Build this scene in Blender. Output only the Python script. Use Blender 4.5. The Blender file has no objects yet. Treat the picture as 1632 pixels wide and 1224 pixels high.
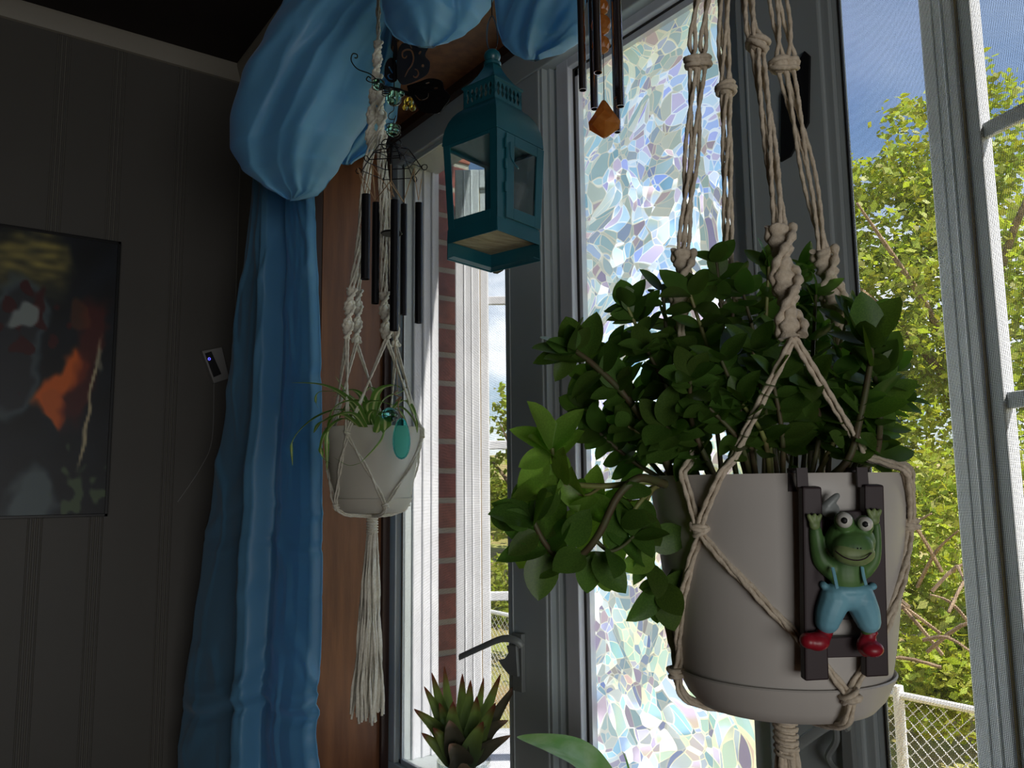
import bpy, bmesh, math, random
from mathutils import Vector as V, Matrix, noise
random.seed(7)
R_ = math.radians
sc = bpy.context.scene
COL = sc.collection
# ------------------------------------------------------------------ camera
FPX, CX, CY = 1300.0, 816.0, 612.0
YAW, PITCH, ROLL = R_(36.05), R_(7.2), R_(-0.65)
CAM = V((0, 0, 1.3))
fw = V((math.sin(YAW)*math.cos(PITCH), math.cos(YAW)*math.cos(PITCH), math.sin(PITCH)))
r0 = V((math.cos(YAW), -math.sin(YAW), 0)); u0 = r0.cross(fw)
RT = r0*math.cos(ROLL)+u0*math.sin(ROLL); UP = -r0*math.sin(ROLL)+u0*math.cos(ROLL)
cd = bpy.data.cameras.new('camera'); cam = bpy.data.objects.new('camera', cd); COL.objects.link(cam)
m = Matrix.Identity(4)
for i in range(3):
    m[i][0] = RT[i]; m[i][1] = UP[i]; m[i][2] = -fw[i]; m[i][3] = CAM[i]
cam.matrix_world = m
cd.sensor_width = 36; cd.lens = 36*FPX/1632; cd.clip_start = .02; cd.clip_end = 300
sc.camera = cam
def ray(x, y): return fw+RT*((x-CX)/FPX)-UP*((y-CY)/FPX)
def P(x, y, d): return CAM+ray(x, y)*d
def onx(x, y, X): d = ray(x, y); return CAM+d*((X-CAM.x)/d.x)
def ony(x, y, Y): d = ray(x, y); return CAM+d*((Y-CAM.y)/d.y)
def onplane(x, y, p0, n):
    d = ray(x, y); return CAM+d*((p0-CAM).dot(n)/d.dot(n))
# ------------------------------------------------------------------ world, sun, lights
SKY = 0.082
w = bpy.data.worlds.new('sky'); sc.world = w; w.use_nodes = True
nt = w.node_tree; N = nt.nodes; L = nt.links; N.clear()
out = N.new('ShaderNodeOutputWorld'); bg = N.new('ShaderNodeBackground')
sky = N.new('ShaderNodeTexSky'); sky.sky_type = 'NISHITA'; sky.sun_disc = False
sky.sun_elevation = R_(50); sky.sun_rotation = R_(170); sky.air_density = 1.0; sky.dust_density = 1.0; sky.ozone_density = 2.6
tc = N.new('ShaderNodeTexCoord'); mp = N.new('ShaderNodeMapping'); mp.inputs['Scale'].default_value = (1, 1, 2.4)
ns = N.new('ShaderNodeTexNoise'); ns.inputs['Scale'].default_value = 2.1; ns.inputs['Detail'].default_value = 7; ns.inputs['Roughness'].default_value = .58
mp.inputs['Location'].default_value = (0.35, .1, 0)
cr = N.new('ShaderNodeValToRGB'); cr.color_ramp.elements[0].position = .40; cr.color_ramp.elements[1].position = .58
mx = N.new('ShaderNodeMixRGB'); mx.inputs[2].default_value = (12.5, 12.8, 13.3, 1)
tint = N.new('ShaderNodeMixRGB'); tint.blend_type = 'MULTIPLY'; tint.inputs[0].default_value = 1; tint.inputs[2].default_value = (.98, 1.0, 1.04, 1)
L.new(tc.outputs['Generated'], mp.inputs[0]); L.new(mp.outputs[0], ns.inputs['Vector']); L.new(ns.outputs[0], cr.inputs[0])
sz = N.new('ShaderNodeSeparateXYZ'); L.new(tc.outputs['Generated'], sz.inputs[0])
lowm = N.new('ShaderNodeMapRange'); lowm.interpolation_type = 'SMOOTHSTEP'; lowm.inputs[1].default_value = .22; lowm.inputs[2].default_value = .42; lowm.inputs[3].default_value = 1; lowm.inputs[4].default_value = .08
mlt = N.new('ShaderNodeMath'); mlt.operation = 'MULTIPLY'; L.new(sz.outputs[2], lowm.inputs[0]); L.new(lowm.outputs[0], mlt.inputs[0]); L.new(cr.outputs[0], mlt.inputs[1]); L.new(mlt.outputs[0], mx.inputs[0]); L.new(sky.outputs[0], tint.inputs[1]); L.new(tint.outputs[0], mx.inputs[1])
L.new(mx.outputs[0], bg.inputs[0]); bg.inputs[1].default_value = SKY; L.new(bg.outputs[0], out.inputs[0])
sl = bpy.data.lights.new('sun', 'SUN'); sl.energy = 3.9; sl.angle = R_(.6); sl.color = (1, .94, .84)
so = bpy.data.objects.new('sun', sl); COL.objects.link(so)
sd = V((.2, -1.0, 1.25)).normalized()
so.rotation_euler = sd.to_track_quat('Z', 'Y').to_euler()
def area(name, loc, tgt, sx, sy, e, col=(1, 1, 1)):
    l = bpy.data.lights.new(name, 'AREA'); l.shape = 'RECTANGLE'; l.size = sx; l.size_y = sy; l.energy = e; l.color = col
    o = bpy.data.objects.new(name, l); COL.objects.link(o); o.location = loc
    o.rotation_euler = (V(loc)-V(tgt)).to_track_quat('Z', 'Y').to_euler(); return o
area('room_fill_light', (-.35, -2.2, .95), (.6, 1.4, .45), 1.5, 1.2, 7.2, (1.0, .98, .96))  # added fill lamp behind the camera to lift the interior; no window modelled there
sc.view_settings.view_transform = 'Standard'; sc.view_settings.look = 'None'
sc.view_settings.exposure = 1.85; sc.view_settings.gamma = 1.0
try: sc.view_settings.use_curve_mapping = False
except Exception: pass
sc.cycles.max_bounces = 9; sc.cycles.diffuse_bounces = 4; sc.cycles.transparent_max_bounces = 24
sc.cycles.caustics_reflective = False; sc.cycles.caustics_refractive = True; sc.cycles.sample_clamp_indirect = 3
# ------------------------------------------------------------------ materials
def srgb(c):
    return tuple(((x/255)/12.92 if x/255 <= .04045 else ((x/255+.055)/1.055)**2.4) for x in c)+(1,)
def newmat(name):
    mt = bpy.data.materials.new(name); mt.use_nodes = True; nt = mt.node_tree
    return mt, nt, nt.nodes, nt.links, nt.nodes['Principled BSDF']
def mat(name, c, rough=.5, metal=0, c2=None, nscale=8, stretch=(1, 1, 1), bump=0, bscale=None, bdist=.001, trans=0, island=0, coat=0, sheen=0, detail=4):
    mt, nt, n, l, b = newmat(name)
    b.inputs['Roughness'].default_value = rough; b.inputs['Metallic'].default_value = metal
    if coat: b.inputs['Coat Weight'].default_value = coat
    if sheen: b.inputs['Sheen Weight'].default_value = sheen; b.inputs['Sheen Roughness'].default_value = .4
    tc = n.new('ShaderNodeTexCoord'); mp = n.new('ShaderNodeMapping'); mp.inputs['Scale'].default_value = stretch
    l.new(tc.outputs['Object'], mp.inputs[0])
    colout = None
    rgb = n.new('ShaderNodeRGB'); rgb.outputs[0].default_value = srgb(c); colout = rgb.outputs[0]
    if c2 is not None:
        ns = n.new('ShaderNodeTexNoise'); ns.inputs['Scale'].default_value = nscale; ns.inputs['Detail'].default_value = detail
        l.new(mp.outputs[0], ns.inputs['Vector'])
        cr = n.new('ShaderNodeValToRGB'); cr.color_ramp.elements[0].position = .35; cr.color_ramp.elements[1].position = .65
        cr.color_ramp.elements[0].color = srgb(c); cr.color_ramp.elements[1].color = srgb(c2)
        l.new(ns.outputs[0], cr.inputs[0]); colout = cr.outputs[0]
    if island:
        ge = n.new('ShaderNodeNewGeometry'); hs = n.new('ShaderNodeHueSaturation')
        oi = n.new('ShaderNodeObjectInfo'); ad = n.new('ShaderNodeMath'); ad.operation = 'ADD'
        fr = n.new('ShaderNodeMath'); fr.operation = 'FRACT'
        l.new(ge.outputs['Random Per Island'], ad.inputs[0]); l.new(oi.outputs['Random'], ad.inputs[1]); l.new(ad.outputs[0], fr.inputs[0])
        mr = n.new('ShaderNodeMapRange'); mr.inputs[3].default_value = 1-island; mr.inputs[4].default_value = 1+island
        l.new(fr.outputs[0], mr.inputs[0]); l.new(mr.outputs[0], hs.inputs['Value'])
        mr2 = n.new('ShaderNodeMapRange'); mr2.inputs[3].default_value = .5-island*.06; mr2.inputs[4].default_value = .5+island*.06
        l.new(fr.outputs[0], mr2.inputs[0]); l.new(mr2.outputs[0], hs.inputs['Hue'])
        l.new(colout, hs.inputs['Color']); colout = hs.outputs[0]
    l.new(colout, b.inputs['Base Color'])
    if bump:
        nb = n.new('ShaderNodeTexNoise'); nb.inputs['Scale'].default_value = bscale or nscale*4; nb.inputs['Detail'].default_value = 5
        l.new(mp.outputs[0], nb.inputs['Vector']); bp = n.new('ShaderNodeBump'); bp.inputs['Strength'].default_value = bump; bp.inputs['Distance'].default_value = bdist
        l.new(nb.outputs[0], bp.inputs['Height']); l.new(bp.outputs[0], b.inputs['Normal'])
    if trans:
        tr = n.new('ShaderNodeBsdfTranslucent'); ms = n.new('ShaderNodeMixShader'); ms.inputs[0].default_value = trans
        hs2 = n.new('ShaderNodeHueSaturation'); hs2.inputs['Saturation'].default_value = 1.1; hs2.inputs['Value'].default_value = 1.35
        l.new(colout, hs2.inputs['Color']); l.new(hs2.outputs[0], tr.inputs['Color'])
        o = n['Material Output']; l.new(b.outputs[0], ms.inputs[1]); l.new(tr.outputs[0], ms.inputs[2]); l.new(ms.outputs[0], o.inputs[0])
    return mt
def thin_glass(name, tint=(1, 1, 1, 1), refl=.08, rough=.02, dirt=0):
    mt, nt, n, l, b = newmat(name); n.remove(b)
    tr = n.new('ShaderNodeBsdfTransparent'); tr.inputs[0].default_value = tint
    gl = n.new('ShaderNodeBsdfGlossy'); gl.inputs['Roughness'].default_value = rough
    fr = n.new('ShaderNodeLayerWeight'); pw = n.new('ShaderNodeMath'); pw.operation = 'POWER'; pw.inputs[1].default_value = 4
    ml = n.new('ShaderNodeMath'); ml.operation = 'MULTIPLY_ADD'; ml.inputs[1].default_value = .8; ml.inputs[2].default_value = refl
    ms = n.new('ShaderNodeMixShader'); l.new(fr.outputs['Facing'], pw.inputs[0]); l.new(pw.outputs[0], ml.inputs[0]); l.new(ml.outputs[0], ms.inputs[0])
    l.new(tr.outputs[0], ms.inputs[1]); l.new(gl.outputs[0], ms.inputs[2]); last = ms
    if dirt:
        df = n.new('ShaderNodeBsdfDiffuse'); df.inputs[0].default_value = (.6, .65, .68, 1); ns = n.new('ShaderNodeTexNoise'); ns.inputs['Scale'].default_value = 30; ns.inputs['Detail'].default_value = 6
        tc = n.new('ShaderNodeTexCoord'); l.new(tc.outputs['Object'], ns.inputs['Vector'])
        cr = n.new('ShaderNodeValToRGB'); cr.color_ramp.elements[0].position = .5; cr.color_ramp.elements[1].position = .8; cr.color_ramp.elements[1].color = (dirt, dirt, dirt, 1)
        l.new(ns.outputs[0], cr.inputs[0]); m2 = n.new('ShaderNodeMixShader'); l.new(cr.outputs[0], m2.inputs[0]); l.new(ms.outputs[0], m2.inputs[1]); l.new(df.outputs[0], m2.inputs[2]); last = m2
    l.new(last.outputs[0], n['Material Output'].inputs[0]); return mt
def glassmat(name, c, rough=.03, ior=1.45):
    mt, nt, n, l, b = newmat(name)
    b.inputs['Base Color'].default_value = srgb(c); b.inputs['Roughness'].default_value = rough
    b.inputs['IOR'].default_value = ior; b.inputs['Transmission Weight'].default_value = 1; return mt

M = {}
M['panel'] = mat('greige_wall_panel', (88, 86, 81), .55, c2=(92, 90, 85), nscale=3, bump=.15, bscale=60)
M['wallin'] = mat('painted_wall', (120, 118, 110), .7)
M['ceil'] = mat('dark_ceiling', (30, 22, 20), .8, c2=(38, 29, 26), nscale=6)
M['cornice'] = mat('cream_cornice', (150, 145, 132), .5)
M['floor'] = mat('wood_floor', (96, 66, 44), .4, c2=(120, 84, 56), nscale=5, stretch=(8, 1, 1))
M['wood'] = mat('stained_wood', (134, 88, 54), .4, c2=(108, 68, 42), nscale=7, stretch=(6, 6, .6), bump=.2, bscale=40)
M['woodd'] = mat('dark_wood_edge', (62, 38, 28), .4, c2=(46, 29, 23), nscale=9, stretch=(6, 6, .6))
M['vinyl'] = mat('window_vinyl', (186, 196, 198), .35, c2=(178, 188, 190), nscale=4)
M['vinylw'] = mat('white_vinyl', (226, 229, 236), .4, c2=(212, 215, 222), nscale=14, stretch=(1, 1, .5))
M['gasket'] = mat('dark_gasket', (38, 36, 34), .6)
M['spacer'] = mat('brass_spacer', (150, 128, 84), .35, .6)
M['mesh'] = mat('screen_wire', (22, 24, 26), .5)
M['brick'] = mat('red_brick', (172, 98, 84), .9, c2=(134, 70, 62), nscale=30, bump=.6, bscale=120, bdist=.003, island=.12)
M['mortar'] = mat('pale_mortar', (182, 176, 162), .95, bump=.5, bscale=150)
M['glass'] = thin_glass('clear_pane', (.97, .99, .98, 1), .05)
M['curtain'] = mat('blue_satin', (122, 188, 226), .45, c2=(114, 180, 220), nscale=4, bump=.06, bscale=14, bdist=.004, trans=.3, sheen=.2)
M['teal'] = mat('teal_paint', (24, 94, 108), .36, c2=(22, 88, 101), nscale=18, bump=.15, bscale=60, coat=.15)
M['cream'] = mat('cream_plate', (206, 196, 160), .7, c2=(168, 150, 116), nscale=22, stretch=(1, 5, 1), detail=8, bump=.6, bscale=40, bdist=.004)
M['lglass'] = thin_glass('lantern_glass', (.93, .97, .97, 1), .04, .03, .12)
M['cotton'] = mat('cotton_cord', (216, 204, 184), .9, c2=(196, 182, 160), nscale=300, bump=.7, bscale=900, bdist=.0006, sheen=.3)
M['cottonw'] = mat('ivory_cotton_cord', (232, 230, 216), .9, c2=(216, 212, 196), nscale=300, bump=.7, bscale=900, bdist=.0006, sheen=.3)
M['pot'] = mat('white_plastic_pot', (206, 202, 196), .45, c2=(200, 196, 190), nscale=12, trans=.12)
M['potw'] = mat('bright_white_pot', (228, 226, 216), .45, c2=(222, 220, 210), nscale=12, trans=.3)
M['soil'] = mat('potting_soil', (46, 36, 28), .95, c2=(28, 22, 18), nscale=60, bump=.8, bscale=200)
M['leaf'] = mat('peperomia_leaf', (98, 132, 58), .34, c2=(82, 116, 50), nscale=30, trans=.52, island=.2)
M['leafy'] = mat('young_leaf', (150, 186, 84), .38, c2=(134, 172, 74), nscale=30, trans=.6, island=.15)
M['stem'] = mat('brown_stem', (84, 68, 48), .6, c2=(76, 84, 48), nscale=60)
M['stemg'] = mat('green_stem', (128, 138, 74), .5, c2=(110, 100, 64), nscale=60)
M['black'] = mat('black_metal', (26, 26, 30), .38, .5)
M['blackm'] = mat('matte_black', (18, 18, 20), .6)
M['steel'] = mat('dark_chrome', (205, 198, 200), .14, 1.0)
M['twine'] = mat('tan_twine', (164, 136, 104), .9)
M['amber'] = mat('amber_glass', (226, 168, 92), .15, c2=(200, 136, 66), nscale=60, trans=.5, coat=.5)
M['green_bead'] = glassmat('green_glass', (150, 214, 190), .03)
M['yellow_bead'] = glassmat('yellow_glass', (220, 190, 70), .03)
M['tealglass'] = thin_glass('teal_glass', (.40, .88, .84, 1), .06)
M['tealg2'] = glassmat('teal_bead_glass', (120, 206, 214), .03)
M['latch'] = mat('grey_latch', (142, 148, 147), .4, .1)
M['frog'] = mat('frog_green', (74, 112, 62), .5, c2=(88, 126, 68), nscale=60)
M['froglt'] = mat('frog_pale_green', (132, 150, 98), .5, c2=(112, 134, 82), nscale=80)
M['frogbl'] = mat('frog_overalls', (128, 186, 204), .5, c2=(112, 170, 190), nscale=50)
M['frogred'] = mat('frog_boots', (150, 26, 42), .35)
M['frogw'] = mat('frog_eye_white', (214, 214, 206), .25)
M['ladder'] = mat('dark_ladder', (44, 30, 34), .5)
M['canvas'] = mat('painting_frame', (14, 16, 17), .4)
M['devw'] = mat('white_device', (150, 150, 148), .5)
M['frosted'] = thin_glass('tumbler_glass', (.9, .94, .94, 1), .12, .02)
M['grass'] = mat('lawn', (156, 164, 84), .9, c2=(168, 140, 100), nscale=1.6, bump=.8, bscale=20, bdist=.05)
M['fol'] = mat('maple_foliage', (156, 164, 66), .5, trans=.42, island=.42)
M['fol2'] = mat('dark_foliage', (136, 150, 70), .5, trans=.4, island=.4)
M['bark'] = mat('bark', (150, 128, 104), .9, c2=(112, 92, 74), nscale=10)
M['fence'] = mat('white_fence', (236, 234, 230), .5)
# decorative window film
mt, nt, n, l, b = newmat('rainbow_film'); n.remove(b)
tc = n.new('ShaderNodeTexCoord'); mp = n.new('ShaderNodeMapping'); l.new(tc.outputs['Object'], mp.inputs[0])
dn = n.new('ShaderNodeTexNoise'); dn.inputs['Scale'].default_value = 9; dn.inputs['Detail'].default_value = 0
l.new(mp.outputs[0], dn.inputs['Vector'])
sb = n.new('ShaderNodeVectorMath'); sb.operation = 'SUBTRACT'; sb.inputs[1].default_value = (.5, .5, .5); l.new(dn.outputs['Color'], sb.inputs[0])
sm = n.new('ShaderNodeVectorMath'); sm.operation = 'SCALE'; sm.inputs['Scale'].default_value = .11; l.new(sb.outputs[0], sm.inputs[0])
av = n.new('ShaderNodeVectorMath'); av.operation = 'ADD'; l.new(mp.outputs[0], av.inputs[0]); l.new(sm.outputs[0], av.inputs[1])
vo = n.new('ShaderNodeTexVoronoi'); vo.inputs['Scale'].default_value = 36; vo.voronoi_dimensions = '3D'; l.new(av.outputs[0], vo.inputs['Vector'])
ve = n.new('ShaderNodeTexVoronoi'); ve.feature = 'DISTANCE_TO_EDGE'; ve.inputs['Scale'].default_value = 36; l.new(av.outputs[0], ve.inputs['Vector'])
ofs = n.new('ShaderNodeMapping'); ofs.inputs['Location'].default_value = (3.1, 1.7, .9); ofs.inputs['Rotation'].default_value = (.9, 0, 0); l.new(av.outputs[0], ofs.inputs[0])
v2 = n.new('ShaderNodeTexVoronoi'); v2.inputs['Scale'].default_value = 30; l.new(ofs.outputs[0], v2.inputs['Vector'])
v2e = n.new('ShaderNodeTexVoronoi'); v2e.feature = 'DISTANCE_TO_EDGE'; v2e.inputs['Scale'].default_value = 30; l.new(ofs.outputs[0], v2e.inputs['Vector'])
mn = n.new('ShaderNodeMath'); mn.operation = 'MINIMUM'; l.new(ve.outputs[0], mn.inputs[0]); l.new(v2e.outputs[0], mn.inputs[1])
mixv = n.new('ShaderNodeMixRGB'); mixv.inputs[0].default_value = .5; l.new(vo.outputs['Color'], mixv.inputs[1]); l.new(v2.outputs['Color'], mixv.inputs[2])
sepc = n.new('ShaderNodeSeparateColor'); l.new(mixv.outputs[0], sepc.inputs[0])
ramp = n.new('ShaderNodeValToRGB'); e = ramp.color_ramp; e.interpolation = 'LINEAR'
stops = [(0, (150, 168, 250)), (.22, (215, 240, 255)), (.36, (165, 212, 248)), (.48, (245, 250, 255)), (.58, (200, 228, 240)), (.68, (190, 200, 252)), (.78, (228, 208, 225)), (.9, (180, 176, 232)), (1, (235, 230, 180))]
e.elements[0].color = srgb(stops[0][1]); e.elements[0].position = 0; e.elements[1].position = 1; e.elements[1].color = srgb(stops[-1][1])
for p_, c_ in stops[1:-1]: q = e.elements.new(p_); q.color = srgb(c_)
l.new(sepc.outputs[0], ramp.inputs[0])
edge = n.new('ShaderNodeMath'); edge.operation = 'LESS_THAN'; edge.inputs[1].default_value = .03; l.new(mn.outputs[0], edge.inputs[0])
mc = n.new('ShaderNodeMixRGB'); mc.inputs[2].default_value = (1, 1, 1, 1); l.new(edge.outputs[0], mc.inputs[0]); l.new(ramp.outputs[0], mc.inputs[1])
geo = n.new('ShaderNodeNewGeometry')
s2 = n.new('ShaderNodeVectorMath'); s2.operation = 'SUBTRACT'; s2.inputs[1].default_value = (.5, .5, .5); l.new(mixv.outputs[0], s2.inputs[0])
s3 = n.new('ShaderNodeVectorMath'); s3.operation = 'SCALE'; s3.inputs['Scale'].default_value = .75; l.new(s2.outputs[0], s3.inputs[0])
s4 = n.new('ShaderNodeVectorMath'); s4.operation = 'ADD'; l.new(geo.outputs['Normal'], s4.inputs[0]); l.new(s3.outputs[0], s4.inputs[1])
s5 = n.new('ShaderNodeVectorMath'); s5.operation = 'NORMALIZE'; l.new(s4.outputs[0], s5.inputs[0])
rf = n.new('ShaderNodeBsdfRefraction'); rf.inputs['IOR'].default_value = 1.28; rf.inputs['Roughness'].default_value = .16
l.new(mc.outputs[0], rf.inputs['Color']); l.new(s5.outputs[0], rf.inputs['Normal'])
tl = n.new('ShaderNodeBsdfTranslucent'); l.new(mc.outputs[0], tl.inputs[0])
ms = n.new('ShaderNodeMixShader'); ms.inputs[0].default_value = .5; l.new(rf.outputs[0], ms.inputs[1]); l.new(tl.outputs[0], ms.inputs[2])
l.new(ms.outputs[0], n['Material Output'].inputs[0]); M['film'] = mt
# wavy stripes for the spider plant leaf: green margins, cream middle (uses UV.x across the leaf)
def striped(name, edgec, midc, lo, hi, trans=.35):
    mt, nt, n, l, b = newmat(name); b.inputs['Roughness'].default_value = .4
    uv = n.new('ShaderNodeUVMap'); sp = n.new('ShaderNodeSeparateXYZ'); l.new(uv.outputs[0], sp.inputs[0])
    a = n.new('ShaderNodeMath'); a.operation = 'SUBTRACT'; a.inputs[1].default_value = .5; l.new(sp.outputs[0], a.inputs[0])
    c = n.new('ShaderNodeMath'); c.operation = 'ABSOLUTE'; l.new(a.outputs[0], c.inputs[0])
    r = n.new('ShaderNodeValToRGB'); r.color_ramp.elements[0].position = lo; r.color_ramp.elements[0].color = srgb(midc); r.color_ramp.elements[1].position = hi; r.color_ramp.elements[1].color = srgb(edgec)
    l.new(c.outputs[0], r.inputs[0]); l.new(r.outputs[0], b.inputs['Base Color'])
    tr = n.new('ShaderNodeBsdfTranslucent'); l.new(r.outputs[0], tr.inputs[0]); ms = n.new('ShaderNodeMixShader'); ms.inputs[0].default_value = trans
    l.new(b.outputs[0], ms.inputs[1]); l.new(tr.outputs[0], ms.inputs[2]); l.new(ms.outputs[0], n['Material Output'].inputs[0]); return mt
M['spider'] = striped('spider_leaf', (112, 156, 66), (224, 230, 160), .07, .16)
def tipped(name, base, mid, tip):
    mt, nt, n, l, b = newmat(name); b.inputs['Roughness'].default_value = .5
    uv = n.new('ShaderNodeUVMap'); sp = n.new('ShaderNodeSeparateXYZ'); l.new(uv.outputs[0], sp.inputs[0])
    tc = n.new('ShaderNodeTexCoord'); ns = n.new('ShaderNodeTexNoise'); ns.inputs['Scale'].default_value = 50; l.new(tc.outputs['Object'], ns.inputs['Vector'])
    ma = n.new('ShaderNodeMath'); ma.operation = 'MULTIPLY_ADD'; ma.inputs[1].default_value = .16; l.new(ns.outputs[0], ma.inputs[0]); l.new(sp.outputs[1], ma.inputs[2])
    r = n.new('ShaderNodeValToRGB'); e = r.color_ramp; e.elements[0].position = .2; e.elements[0].color = srgb(base); e.elements[1].position = .98; e.elements[1].color = srgb(tip)
    q = e.elements.new(.80); q.color = srgb(mid); l.new(ma.outputs[0], r.inputs[0]); l.new(r.outputs[0], b.inputs['Base Color'])
    tr = n.new('ShaderNodeBsdfTranslucent'); l.new(r.outputs[0], tr.inputs[0]); ms = n.new('ShaderNodeMixShader'); ms.inputs[0].default_value = .3
    l.new(b.outputs[0], ms.inputs[1]); l.new(tr.outputs[0], ms.inputs[2]); l.new(ms.outputs[0], n['Material Output'].inputs[0]); return mt
M['pine'] = tipped('crown_leaf', (92, 116, 88), (134, 158, 78), (128, 70, 46))
M['pine2'] = tipped('old_crown_leaf', (70, 76, 64), (98, 92, 74), (176, 140, 118))
M['bigleaf'] = mat('variegated_leaf', (124, 180, 88), .35, c2=(176, 208, 146), nscale=18, stretch=(1, 4, 1), trans=.3)

# ------------------------------------------------------------------ mesh helpers
class MB:
    def __init__(s): s.v = []; s.f = []; s.uv = None
    def add(s, vs, fs):
        o = len(s.v); s.v += [tuple(p) for p in vs]; s.f += [tuple(i+o for i in f) for f in fs]; return s
    def box(s, a, b):
        x0, y0, z0 = a; x1, y1, z1 = b
        return s.add([(x0, y0, z0), (x1, y0, z0), (x1, y1, z0), (x0, y1, z0), (x0, y0, z1), (x1, y0, z1), (x1, y1, z1), (x0, y1, z1)],
                     [(0, 3, 2, 1), (4, 5, 6, 7), (0, 1, 5, 4), (1, 2, 6, 5), (2, 3, 7, 6), (3, 0, 4, 7)])
    def obox(s, c, ax, ay, az):
        c = V(c); ps = [c+ax*i+ay*j+az*k for k in (-1, 1) for i, j in ((-1, -1), (1, -1), (1, 1), (-1, 1))]
        return s.add(ps, [(0, 3, 2, 1), (4, 5, 6, 7), (0, 1, 5, 4), (1, 2, 6, 5), (2, 3, 7, 6), (3, 0, 4, 7)])
    def prism(s, poly, d):          # polygon of points extruded by vector d
        k = len(poly); d = V(d); ps = [V(p) for p in poly]+[V(p)+d for p in poly]
        return s.add(ps, [tuple(range(k))[::-1], tuple(range(k, 2*k))]+[(i, (i+1) % k, (i+1) % k+k, i+k) for i in range(k)])
    def tube(s, path, r, n=8, cap=True, flat=1.0, twist=0.0, up=None):
        path = [V(p) for p in path]; k = len(path); rr = r if isinstance(r, (list, tuple)) else [r]*k
        vs = []; prev = None
        for i, p in enumerate(path):
            t = (path[min(i+1, k-1)]-path[max(i-1, 0)])
            if t.length < 1e-9: t = V((0, 0, 1))
            t.normalize()
            if prev is None:
                a = V(up) if up else (V((0, 0, 1)) if abs(t.z) < .9 else V((1, 0, 0)))
                prev = (a-t*a.dot(t)).normalized()
            else:
                prev = (prev-t*prev.dot(t))
                prev = prev.normalized() if prev.length > 1e-9 else V((1, 0, 0))
            b = t.cross(prev); ang0 = twist*i
            for j in range(n):
                a = 2*math.pi*j/n; x = math.cos(a)*rr[i]; y = math.sin(a)*rr[i]*flat
                x, y = x*math.cos(ang0)-y*math.sin(ang0), x*math.sin(ang0)+y*math.cos(ang0)
                vs.append(p+prev*x+b*y)
        fs = [(i*n+j, i*n+(j+1) % n, (i+1)*n+(j+1) % n, (i+1)*n+j) for i in range(k-1) for j in range(n)]
        if cap: fs += [tuple(range(n))[::-1], tuple((k-1)*n+j for j in range(n))]
        return s.add(vs, fs)
    def lathe(s, prof, c, n=32, cap=False):
        c = V(c); vs = []; k = len(prof)
        for r, z in prof:
            for j in range(n):
                a = 2*math.pi*j/n; vs.append(c+V((r*math.cos(a), r*math.sin(a), z)))
        fs = [(i*n+j, i*n+(j+1) % n, (i+1)*n+(j+1) % n, (i+1)*n+j) for i in range(k-1) for j in range(n)]
        if cap: fs += [tuple(range(n))[::-1], tuple((k-1)*n+j for j in range(n))]
        return s.add(vs, fs)
    def ball(s, c, r, n=12, sc_=(1, 1, 1), ax=None):
        c = V(c); m = n//2; vs = []
        for i in range(1, m):
            th = math.pi*i/m
            for j in range(n):
                a = 2*math.pi*j/n
                q = V((math.sin(th)*math.cos(a)*sc_[0], math.sin(th)*math.sin(a)*sc_[1], math.cos(th)*sc_[2]))*r
                vs.append(c+(ax @ q if ax else q))
        k = len(vs); q0 = V((0, 0, r*sc_[2])); vs += [c+(ax @ q0 if ax else q0), c-(ax @ q0 if ax else q0)]
        fs = [(i*n+j, (i+1)*n+j, (i+1)*n+(j+1) % n, i*n+(j+1) % n) for i in range(m-2) for j in range(n)]
        fs += [(k, j, (j+1) % n) for j in range(n)]+[(k+1, (m-2)*n+(j+1) % n, (m-2)*n+j) for j in range(n)]
        return s.add(vs, fs)
    def grid(s, rows, closed=False):
        k = len(rows[0]); vs = [p for r in rows for p in r]; o = range(k if closed else k-1)
        return s.add(vs, [(i*k+j, i*k+(j+1) % k, (i+1)*k+(j+1) % k, (i+1)*k+j) for i in range(len(rows)-1) for j in o])
    def build(s, name, mt, parent=None, smooth=40, kind=None, origin=None, bevel=0):
        off = V((0, 0, 0))
        if parent is not None:
            q = parent
            while q is not None: off += q.location; q = q.parent
        if parent is None or origin is not None:
            if origin is None:
                xs = [p[0] for p in s.v]; ys = [p[1] for p in s.v]; zs = [p[2] for p in s.v]
                origin = V(((min(xs)+max(xs))/2, (min(ys)+max(ys))/2, min(zs)))
            lo = V(origin)
        else:
            xs = [p[0] for p in s.v]; ys = [p[1] for p in s.v]; zs = [p[2] for p in s.v]
            lo = V(((min(xs)+max(xs))/2, (min(ys)+max(ys))/2, (min(zs)+max(zs))/2))
        me = bpy.data.meshes.new(name); me.from_pydata([(p[0]-lo.x, p[1]-lo.y, p[2]-lo.z) for p in s.v], [], s.f)
        if s.uv:
            ul = me.uv_layers.new(name='UVMap')
            for lp in me.loops: ul.data[lp.index].uv = s.uv[lp.vertex_index]
        bm = bmesh.new(); bm.from_mesh(me); bmesh.ops.recalc_face_normals(bm, faces=bm.faces); bm.to_mesh(me); bm.free()
        me.validate(); me.materials.append(mt)
        if smooth:
            me.polygons.foreach_set('use_smooth', [True]*len(me.polygons))
            try: me.set_sharp_from_angle(angle=R_(smooth))
            except Exception: pass
        o = bpy.data.objects.new(name, me); COL.objects.link(o)
        o.location = lo-off
        if parent is not None: o.parent = parent
        if kind: o['kind'] = kind
        if bevel:
            bv = o.modifiers.new('bevel', 'BEVEL'); bv.width = bevel; bv.segments = 2; bv.limit_method = 'ANGLE'
        return o
def tag(o, label=None, cat=None, group=None, kind=None):
    if label: o['label'] = label
    if cat: o['category'] = cat
    if group: o['group'] = group
    if kind: o['kind'] = kind
    return o
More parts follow.
